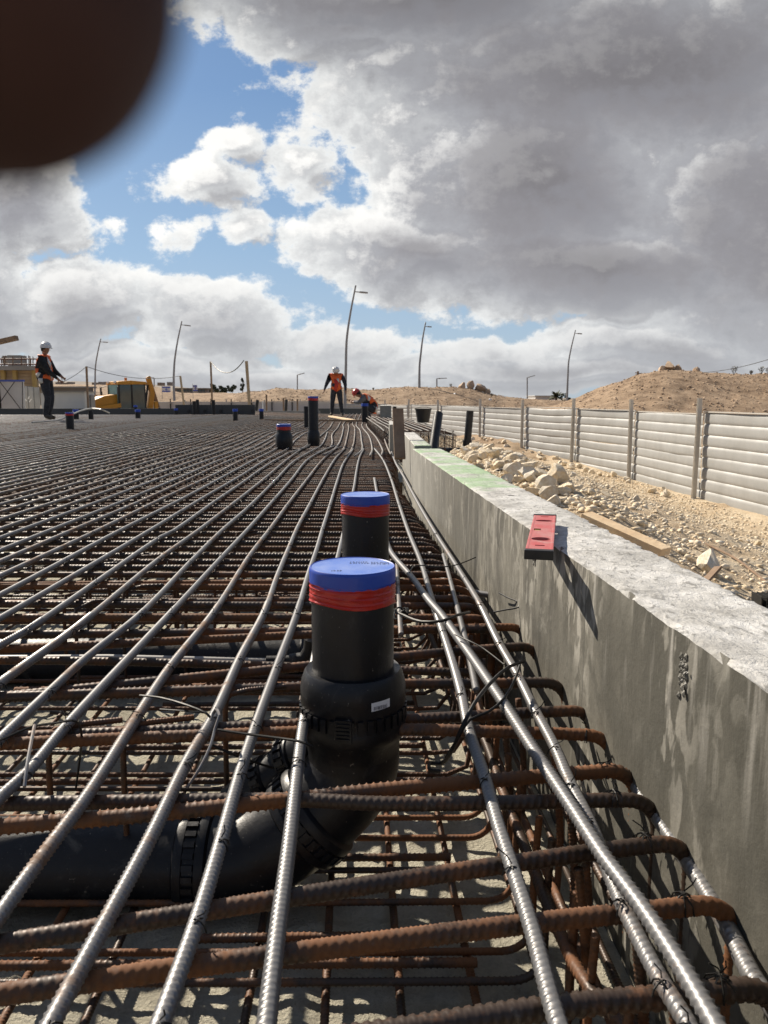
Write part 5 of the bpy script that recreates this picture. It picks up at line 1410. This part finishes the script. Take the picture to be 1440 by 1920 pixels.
# ------------------------------------------------------------------ people
def skin_body(J, E, root='pelvis', sub=1):
    names = list(J); idx = {n: i for i, n in enumerate(names)}
    me = bpy.data.meshes.new('body'); me.from_pydata([J[n][0] for n in names], [(idx[a], idx[b]) for a, b in E], []); me.update()
    o = bpy.data.objects.new('body', me); COL.objects.link(o)
    mod = o.modifiers.new('s', 'SKIN'); mod.use_smooth_shade = True; mod.branch_smoothing = .3
    for n in names:
        sv = me.skin_vertices[0].data[idx[n]]; r = J[n][1]; sv.radius = r if isinstance(r, tuple) else (r, r); sv.use_root = (n == root)
    md = o.modifiers.new('d', 'SUBSURF'); md.levels = sub; md.render_levels = sub
    dg = bpy.context.evaluated_depsgraph_get(); out = bpy.data.meshes.new_from_object(o.evaluated_get(dg))
    COL.objects.unlink(o); bpy.data.objects.remove(o); bpy.data.meshes.remove(me); return out
def V3(*a): return Vector(a)
def person(label, loc, rz, scale, pose, shirt, trousers, hat, vestcol='orange'):
    J = {}; E = []
    def j(n, p, r, par=None):
        J[n] = (Vector(p), r)
        if par: E.append((par, n))
    for n, p, r, par in pose['bones']:
        g = 1.36 if n in ('pelvis', 'spine', 'chest') else (1.42 if n[:4] in ('hip_', 'thig', 'knee', 'calf', 'ankl', 'shou', 'elbo') else 1.12)
        j(n, p, tuple(x*g for x in r) if isinstance(r, tuple) else r*g, par)
    # hands with five fingers
    for s in ('l', 'r'):
        wv = J['wrist_'+s][0]; el = J['elbow_'+s][0]; d = (wv-el).normalized(); side = d.cross(Vector((0,1,0)) if abs(d.y) < .8 else Vector((1,0,0))).normalized(); nrm = d.cross(side)
        j('palm_'+s, wv + d*.055, (.034, .022), 'wrist_'+s); j('knuckle_'+s, wv + d*.095, (.036, .018), 'palm_'+s)
        for f, (o_, L) in enumerate([(-.030, .062), (-.010, .074), (.011, .070), (.031, .054)]):
            b0 = wv + d*.10 + side*o_
            j('f%d%s1' % (f, s), b0 + d*L*.5 + nrm*.006, .0095, 'knuckle_'+s); j('f%d%s2' % (f, s), b0 + d*L*.9 + nrm*.022, .0075, 'f%d%s1' % (f, s))
        j('t%s1' % s, wv + d*.055 - side*.045, .012, 'palm_'+s); j('t%s2' % s, wv + d*.085 - side*.062, .009, 't%s1' % s)
    me = skin_body(J, E)
    mats = [M['shirt'] if shirt is None else M[shirt], M[trousers], M['skin'], M['boot']]
    for m_ in mats: me.materials.append(m_)
    segs = []
    for a, b in E:
        if a.startswith('thigh') or b.startswith('thigh'): k = 1
        elif a.startswith('calf'): k = 1
        elif a.startswith(('neck', 'head')) or b.startswith(('head', 'nose', 'chin')): k = 2
        elif a.startswith(('wrist', 'palm', 'knuckle', 'f', 't')) and not a.startswith('toe'): k = 2
        elif a.startswith(('hip', 'knee')) or b.startswith(('hip', 'knee')): k = 1
        elif a.startswith(('ankle', 'toe')): k = 3
        else: k = 0
        if (a, b) == ('pelvis', 'spine'): k = 0
        segs.append((J[a][0], J[b][0], k, a, b))
    A = np.array([tuple(s[0]) for s in segs]); B = np.array([tuple(s[1]) for s in segs]); D = B-A; L2 = (D**2).sum(1)+1e-9
    kinds = []; names = []
    for p in me.polygons:
        c = np.array(p.center); t = np.clip(((c-A)*D).sum(1)/L2, 0, 1); dd = np.linalg.norm(A + D*t[:, None] - c, axis=1); i = int(dd.argmin()); p.material_index = segs[i][2]; kinds.append(segs[i][2]); names.append((segs[i][3], segs[i][4]))
    me.shade_smooth()
    t = thing('person', label, 'person', loc, rz); t.scale = (scale,)*3
    link('body', me, None, t)
    me.update(); vn = [Vector(v.normal) for v in me.vertices]; vc = [v.co.copy() for v in me.vertices]
    tor = {('pelvis','spine'), ('spine','chest'), ('chest','neck'), ('chest','shoulder_l'), ('chest','shoulder_r')}
    lo = J['pelvis'][0]; ax = (J['chest'][0]-lo).normalized()
    def shell(nm, sel, off, m_, thick=.006):
        used = {}; vs = []; fs = []
        for p in me.polygons:
            if sel(p.index, Vector(p.center)):
                f = []
                for v in p.vertices:
                    if v not in used: used[v] = len(vs); vs.append(vc[v] + vn[v]*off)
                    f.append(used[v])
                fs.append(tuple(f))
        if not fs: return
        mb = MB(); mb.add(vs, fs); mm = mb.mesh(nm); mm.materials.append(m_); o_ = link(nm, mm, None, t, True)
        sd = o_.modifiers.new('t', 'SOLIDIFY'); sd.thickness = thick; sd.offset = -1
    hgt = lambda c: (c-lo).dot(ax); top = (J['neck'][0]-lo).dot(ax)
    shell('safety_vest', lambda i, c: (names[i] in tor or (names[i][0] == 'pelvis' and hgt(c) > -.10)) and -.10 < hgt(c) < top-.01, .018, M[vestcol])
    for z0, z1, mm in ((-.06, .0, 'refl'), (.07, .115, 'refl')):
        shell('reflective_band', lambda i, c, z0=z0, z1=z1: names[i][0] in ('pelvis', 'spine', 'chest') and z0 < hgt(c) < z1, .026, M[mm])
    shell('reflective_band', lambda i, c: names[i][0] in ('pelvis', 'spine', 'chest') and .30 < hgt(c) < .345 and abs(c.y) > .05, .026, M['refl'])
    if not pose.get('dark_hem'):
        shell('vest_pocket', lambda i, c: names[i][0] in ('pelvis', 'spine', 'chest') and .13 < hgt(c) < .27 and .03 < abs(c.y) < .14 and c.x > .03, .025, M['navy'])
        shell('vest_zip', lambda i, c: names[i][0] in ('pelvis', 'spine', 'chest') and -.06 < hgt(c) < .40 and abs(c.y) < .022 and c.x > .03, .024, M['tape'])
    if pose.get('dark_hem'): shell('vest_hem', lambda i, c: names[i][0] in ('pelvis', 'spine') and (-.10 < hgt(c) < -.03 or .02 < hgt(c) < .09) and c.x < .04, .024, M['navy'])
    # hard hat
    hc = J['head'][0]; hd_ = (J['headtop'][0]-hc).normalized(); fwd = pose['face']; fwd = (fwd - hd_*fwd.dot(hd_)).normalized(); sx = hd_.cross(fwd)
    Mx = Matrix((fwd, sx, hd_)).transposed().to_4x4(); Mx.translation = hc + hd_*.035
    m = MB(); m.lathe([(.128, 0), (.127, .03), (.119, .065), (.098, .098), (.062, .122), (.001, .131)], 24, Mx); hat_o = m.build('hard_hat', M[hat], t, True)
    m = MB(); m.lathe([(.118, -.004), (.140, -.008), (.140, .0), (.126, .006)], 24, Mx @ Matrix.Translation((.014, 0, .0))); m.build('brim', M[hat], hat_o, True)
    m = MB(); m.tube([Mx @ Vector((x, 0, z)) for x, z in ((-.10, .10), (-.05, .129), (0, .137), (.05, .129), (.10, .10))], .009, 8); m.build('ridge', M[hat], hat_o, True)
    # eyes, ears, hair
    for s in (-1, 1):
        m = MB(); m.lathe([(.001, -.008), (.008, 0), (.001, .008)], 8, Mx @ Matrix.Translation((.088, s*.032, -.045))); m.build('eye', M['hair'], t)
        m = MB(); m.lathe([(.001, -.026), (.016, -.012), (.018, .01), (.001, .028)], 8, Mx @ Matrix.Translation((.0, s*.088, -.06))); m.build('ear', M['skin'], t)
    m = MB(); m.lathe([(.086, -.085), (.098, -.05), (.100, .0)], 20, Mx @ Matrix.Translation((-.012, 0, 0))); m.v = m.v; 
    o_ = m.build('hair', M['hair'], t, True); o_.scale = (1, 1, 1)
    vv = o_.data
    bm = bmesh.new(); bm.from_mesh(vv); inv = Mx.inverted(); bmesh.ops.delete(bm, geom=[v for v in bm.verts if (inv @ v.co).x > .035], context='VERTS'); bm.to_mesh(vv); bm.free()
    return t
def legs(hl, kl, al, tl, hr, kr, ar, tr):
    return [('hip_l', hl, .095, 'pelvis'), ('thigh_l', hl.lerp(kl, .45), .082, 'hip_l'), ('knee_l', kl, .060, 'thigh_l'), ('calf_l', kl.lerp(al, .35), .062, 'knee_l'), ('ankle_l', al, .047, 'calf_l'), ('toe_l', tl, (.045, .032), 'ankle_l'),
            ('hip_r', hr, .095, 'pelvis'), ('thigh_r', hr.lerp(kr, .45), .082, 'hip_r'), ('knee_r', kr, .060, 'thigh_r'), ('calf_r', kr.lerp(ar, .35), .062, 'knee_r'), ('ankle_r', ar, .047, 'calf_r'), ('toe_r', tr, (.045, .032), 'ankle_r')]
def arms(sl_, el, wl_, sr, er, wr):
    return [('shoulder_l', sl_, .072, 'chest'), ('elbow_l', el, .052, 'shoulder_l'), ('wrist_l', wl_, .033, 'elbow_l'), ('shoulder_r', sr, .072, 'chest'), ('elbow_r', er, .052, 'shoulder_r'), ('wrist_r', wr, .033, 'elbow_r')]
# left worker: side view facing right, near hand reaching forward
po = {'face': V3(1, 0, -.1), 'dark_hem': True, 'bones': [('pelvis', V3(0,0,.95), (.15,.12), None), ('spine', V3(-.04,0,1.14), (.17,.15), 'pelvis'), ('chest', V3(-.06,0,1.34), (.18,.155), 'spine'), ('neck', V3(.01,0,1.50), .062, 'chest'), ('head', V3(.05,0,1.62), (.088,.092), 'neck'), ('headtop', V3(.055,0,1.71), .082, 'head')]
  + legs(V3(0,.09,.90), V3(.06,.10,.50), V3(-.03,.11,.08), V3(.13,.13,.035), V3(0,-.09,.90), V3(.08,-.10,.50), V3(-.01,-.11,.08), V3(.16,-.12,.035))
  + arms(V3(-.02,.20,1.42), V3(.10,.25,1.14), V3(.28,.20,1.02), V3(.02,-.20,1.41), V3(.15,-.24,1.13), V3(.36,-.20,.95))}
lz = float(zs(-8.2, 18.6))
person('standing worker in side view at left with white helmet, orange vest and one arm forward', (PY(90, 785, 18.2).x, 18.2, PY(90, 787, 18.2).z), 0.0, 1.0, po, 'shirt', 'trouser', 'whitehat')
# middle worker: faces the camera, looks down
po = {'face': V3(.75, 0, -.66), 'bones': [('pelvis', V3(0,0,.95), (.13,.16), None), ('spine', V3(.02,0,1.14), (.12,.165), 'pelvis'), ('chest', V3(.04,0,1.34), (.13,.185), 'spine'), ('neck', V3(.10,0,1.49), .062, 'chest'), ('head', V3(.19,0,1.575), (.088,.09), 'neck'), ('headtop', V3(.235,0,1.65), .082, 'head')]
  + legs(V3(0,.10,.90), V3(.03,.15,.50), V3(0,.20,.08), V3(.15,.24,.035), V3(0,-.10,.90), V3(.03,-.14,.50), V3(0,-.17,.08), V3(.15,-.20,.035))
  + arms(V3(.03,.21,1.42), V3(.0,.32,1.15), V3(.06,.34,.90), V3(.03,-.21,1.42), V3(.0,-.34,1.15), V3(.08,-.42,.93))}
q = P(631, 780, 0); person('standing worker in the middle with white helmet looking down at the mat', (q.x, q.y, 0), R(-90), 1.02, po, 'navy', 'trouser', 'whitehat')
# crouching worker: faces left, leans on pipe
po = {'face': V3(.7, 0, -.7), 'bones': [('pelvis', V3(0,0,.30), (.14,.15), None), ('spine', V3(.10,0,.46), (.14,.15), 'pelvis'), ('chest', V3(.24,0,.62), (.14,.17), 'spine'), ('neck', V3(.38,0,.70), .062, 'chest'), ('head', V3(.48,0,.75), (.088,.09), 'neck'), ('headtop', V3(.545,0,.81), .082, 'head')]
  + legs(V3(0,.10,.28), V3(.36,.17,.50), V3(.12,.17,.08), V3(.27,.18,.035), V3(0,-.10,.28), V3(.36,-.17,.48), V3(.12,-.16,.08), V3(.27,-.17,.035))
  + arms(V3(.26,.20,.68), V3(.42,.22,.50), V3(.58,.10,.52), V3(.26,-.20,.68), V3(.40,-.26,.50), V3(.60,-.12,.54))}
q = P(705, 785, 0); person('crouching worker with red helmet and orange vest leaning over a black pipe', (q.x-.05, 23.6, -.02), R(180), 1.04, po, 'greyshirt', 'trouser', 'redhat')

# ------------------------------------------------------------------ backhoe loader
def backhoe():
    Y = 50; base = PY(233, 750, Y); t = thing('backhoe_loader', 'yellow backhoe loader with green tinted cab parked behind the mat at left', 'digger', (base.x, Y, -1.72), R(226)); t.scale = (1.13, 1.13, 1.13)
    # local: +x towards the front (hood, loader), +y left side
    def B(nm, c, s, m_, parent=t, bevel=.02, **k): mb = MB(); mb.box(c, s); return mb.build(nm, m_, parent, bevel=bevel)
    def prism(nm, prof, y0, y1, m_, parent=t, bevel=.03):
        n = len(prof); mb = MB(); vs = [(x, y0, z) for x, z in prof] + [(x, y1, z) for x, z in prof]
        mb.add(vs, [tuple(range(n)), tuple(reversed(range(n, 2*n)))] + [(i, i+n, (i+1) % n+n, (i+1) % n) for i in range(n)]); return mb.build(nm, m_, parent, bevel=bevel)
    prism('hood', [(.55,1.1),(2.35,1.0),(2.5,1.6),(2.2,1.95),(1.4,2.25),(.6,2.36)], -.42, .42, M['yellow'])
    prism('grille', [(2.36,1.0),(2.50,1.02),(2.50,1.4),(2.40,1.5)], -.36, .36, M['darkmetal'])
    B('chassis', (.3,0,.85), (4.0,.7,.35), M['darkmetal'])
    prism('cab_body', [(-.95,1.0),(.60,1.0),(.60,1.35),(-.95,1.35)], -.62, .62, M['darkmetal'])
    prism('cab_roof', [(-1.08,2.92),(.72,2.88),(.66,3.06),(-.1,3.12),(-1.02,3.06)], -.72, .72, M['yellow'])
    for x, y in ((.62,-.62),(.62,.62),(-.15,-.64),(-.15,.64),(-.98,-.62),(-.98,.62)):
        mb = MB(); mb.beam((x, y, 1.3), (x*.97, y*.97, 2.95), .08, .08, up=(0,1,0)); mb.build('cab_pillar', M['darkmetal'], t)
    for y in (-.63, .63):
        B('cab_window', (.24, y, 2.15), (.68, .02, 1.5), M['glass'], bevel=0); B('cab_window', (-.57, y, 2.15), (.76, .02, 1.5), M['glass'], bevel=0)
    B('windscreen', (.62, 0, 2.2), (.02, 1.18, 1.35), mat('green_glass', (.16,.34,.33), .1, 0, .1, 3), bevel=0); B('rear_window', (-.99, 0, 2.3), (.02, 1.18, 1.2), M['glass'], bevel=0)
    B('seat', (-.35, 0, 1.75), (.5,.5,.7), M['black']); 
    for y in (-.4, .4): B('work_light', (.72, y, 3.02), (.10,.16,.12), M['white'])
    B('beacon', (-.3, -.3, 3.2), (.12,.12,.2), mat('beacon', (.6,.2,.02), .3))
    def wheel(x, y, r, w_):
        m = MB(); Mx = Matrix.Translation((x, y, r)) @ Matrix.Rotation(R(90), 4, 'X')
        m.lathe([(r*.55,-w_/2),(r*.9,-w_/2),(r,-w_*.35),(r,w_*.35),(r*.9,w_/2),(r*.55,w_/2)], 36, Mx); wo_ = m.build('wheel', M['rubber'], t, True)
        m = MB(); m.lathe([(.001,-w_*.3),(r*.3,-w_*.32),(r*.56,-w_*.42),(r*.56,w_*.42),(r*.3,w_*.32),(.001,w_*.3)], 24, Mx); m.build('rim', M['yellow'], wo_, True)
        m = MB()
        for k in range(20):
            a = k*math.pi/10; rot = Matrix.Rotation(-a, 3, 'Y')
            for s in (-1, 1): m.box((x + r*math.cos(a), y+s*w_*.22, r + r*math.sin(a)), (.05, w_*.45, .05), rot)
        m.build('tread_lug', M['rubber'], wo_)['kind'] = 'stuff'
    for y in (-.85, .85): wheel(-.75, y, .72, .45); wheel(1.55, y, .50, .32)
    for y in (-.86, .86):
        pts = [(-.75+.80*math.cos(a), .72+.80*math.sin(a)) for a in np.linspace(.25, 2.7, 10)]
        prof = pts + [(-.75+.86*math.cos(a), .72+.86*math.sin(a)) for a in np.linspace(2.7, .25, 10)]
        prism('fender', prof, y-.24, y+.24, M['darkmetal'], bevel=0)
    # loader arms and bucket in front
    for y in (-.62, .62):
        mb = MB(); mb.beam((.55, y, 1.75), (1.9, y, 1.55), .10, .22); mb.beam((1.85, y, 1.6), (3.0, y, .75), .10, .20); mb.build('loader_arm', M['yellow'], t)
        mb = MB(); mb.tube([(.9, y, 1.1), (2.2, y, 1.25)], .05, 10); mb.build('hydraulic_ram', M['darkmetal'], t, True)
    prism('front_bucket', [(2.9,.3),(3.6,.25),(3.75,.35),(3.1,.5),(3.05,1.0),(3.25,1.15),(2.95,1.2),(2.85,.8)], -1.1, 1.1, M['darkmetal'])
    # rear backhoe folded up
    mb = MB(); mb.beam((-1.45, 0, .9), (-1.75, 0, 2.5), .22, .30, up=(1,0,0)); mb.beam((-1.75, 0, 2.45), (-1.55, 0, 3.35), .20, .26, up=(1,0,0)); mb.build('boom', M['yellow'], t, bevel=.02)
    mb = MB(); mb.beam((-1.55, 0, 3.4), (-2.1, 0, 1.6), .16, .2, up=(1,0,0)); mb.build('dipper', mat('boom_brown', (.25,.13,.05), .6), t, bevel=.02)
    mb = MB(); mb.tube([(-1.3, 0, 1.6), (-1.5, .0, 2.9)], .06, 10); mb.tube([(-1.95, 0, 2.3), (-1.7, 0, 3.2)], .05, 10); mb.build('hydraulic_ram', M['darkmetal'], t, True)
    prism('rear_bucket', [(-2.5,.7),(-1.95,.75),(-1.85,1.4),(-2.1,1.6),(-2.3,1.1),(-2.6,.95)], -.3, .3, M['darkmetal'])
    for y in (-.75, .75): B('stabiliser', (-1.55, y, 1.2), (.2,.18,1.5), M['yellow'])
    for y in (-.85, .85):
        mb = MB(); mb.tube([(.7, y*.8, 2.8), (.85, y*1.15, 2.75)], .02, 6); mb.box((.87, y*1.2, 2.55), (.04,.16,.4)); mb.build('mirror', M['darkmetal'], t)
    mb = MB(); mb.tube([(1.2,-.25,1.95), (1.2,-.25,2.5)], .04, 8); mb.build('exhaust', M['darkmetal'], t, True)
    for s, rz_ in ((-1, 0), (1, math.pi)):
        me = text_mesh('JCB', .36, .004); me.transform(Matrix.Translation((1.35, s*.428, 1.55)) @ Matrix.Rotation(rz_, 4, 'Z') @ Matrix.Rotation(R(90), 4, 'X')); link('logo_lettering', me, M['white'], t)
backhoe()

# ------------------------------------------------------------------ the photographer's fingertip close to the lens
def finger():
    c = ray(-72, -84).normalized()*.034; c = Vector((c.x, c.y, c.z+CAMZ))
    ax = (ray(-72,-84) - ray(120, 120)).normalized(); ax = (ax + Vector((0, .12, 0))).normalized()
    tip = c
    fw_ = Vector((0,1,0)); RF = .0071
    pts = []; rr = []
    for k in range(9):
        u = k/8*math.pi/2; pts.append(tip - ax*(RF*math.cos(u))); rr.append(max(1e-5, RF*math.sin(u)))
    for d_, r_ in ((.006,.0071),(.012,.0071),(.020,.0073),(.030,.0080),(.045,.0090),(.056,.0094),(.075,.0098),(.095,.0115)):
        pts.append(tip + ax*d_ + fw_*(d_*d_*1.2)); rr.append(r_)
    mb = MB(); mb.tube(pts, .008, 40, True, rr); me = mb.mesh('finger_body'); me.shade_smooth()
    t = thing('finger', 'dark out of focus fingertip of the photographer covering the top left corner', 'finger', (0,0,0))
    link('finger_body', me, M['finger'], t)
    q = ax.to_track_quat('Z', 'Y').to_matrix().to_4x4(); Mx = Matrix.Translation(tip + ax*.006 + fw_*.0082) @ q
    m = MB(); m.lathe([(.0001, -.006), (.004, -.003), (.0045, .003), (.003, .006), (.0001, .0065)], 16, Mx @ Matrix.Diagonal((1, .25, 1, 1))); m.build('fingernail', M['nail'], t, True)
finger()
print('bar tris', NTRI[0], 'objects', len(bpy.data.objects))
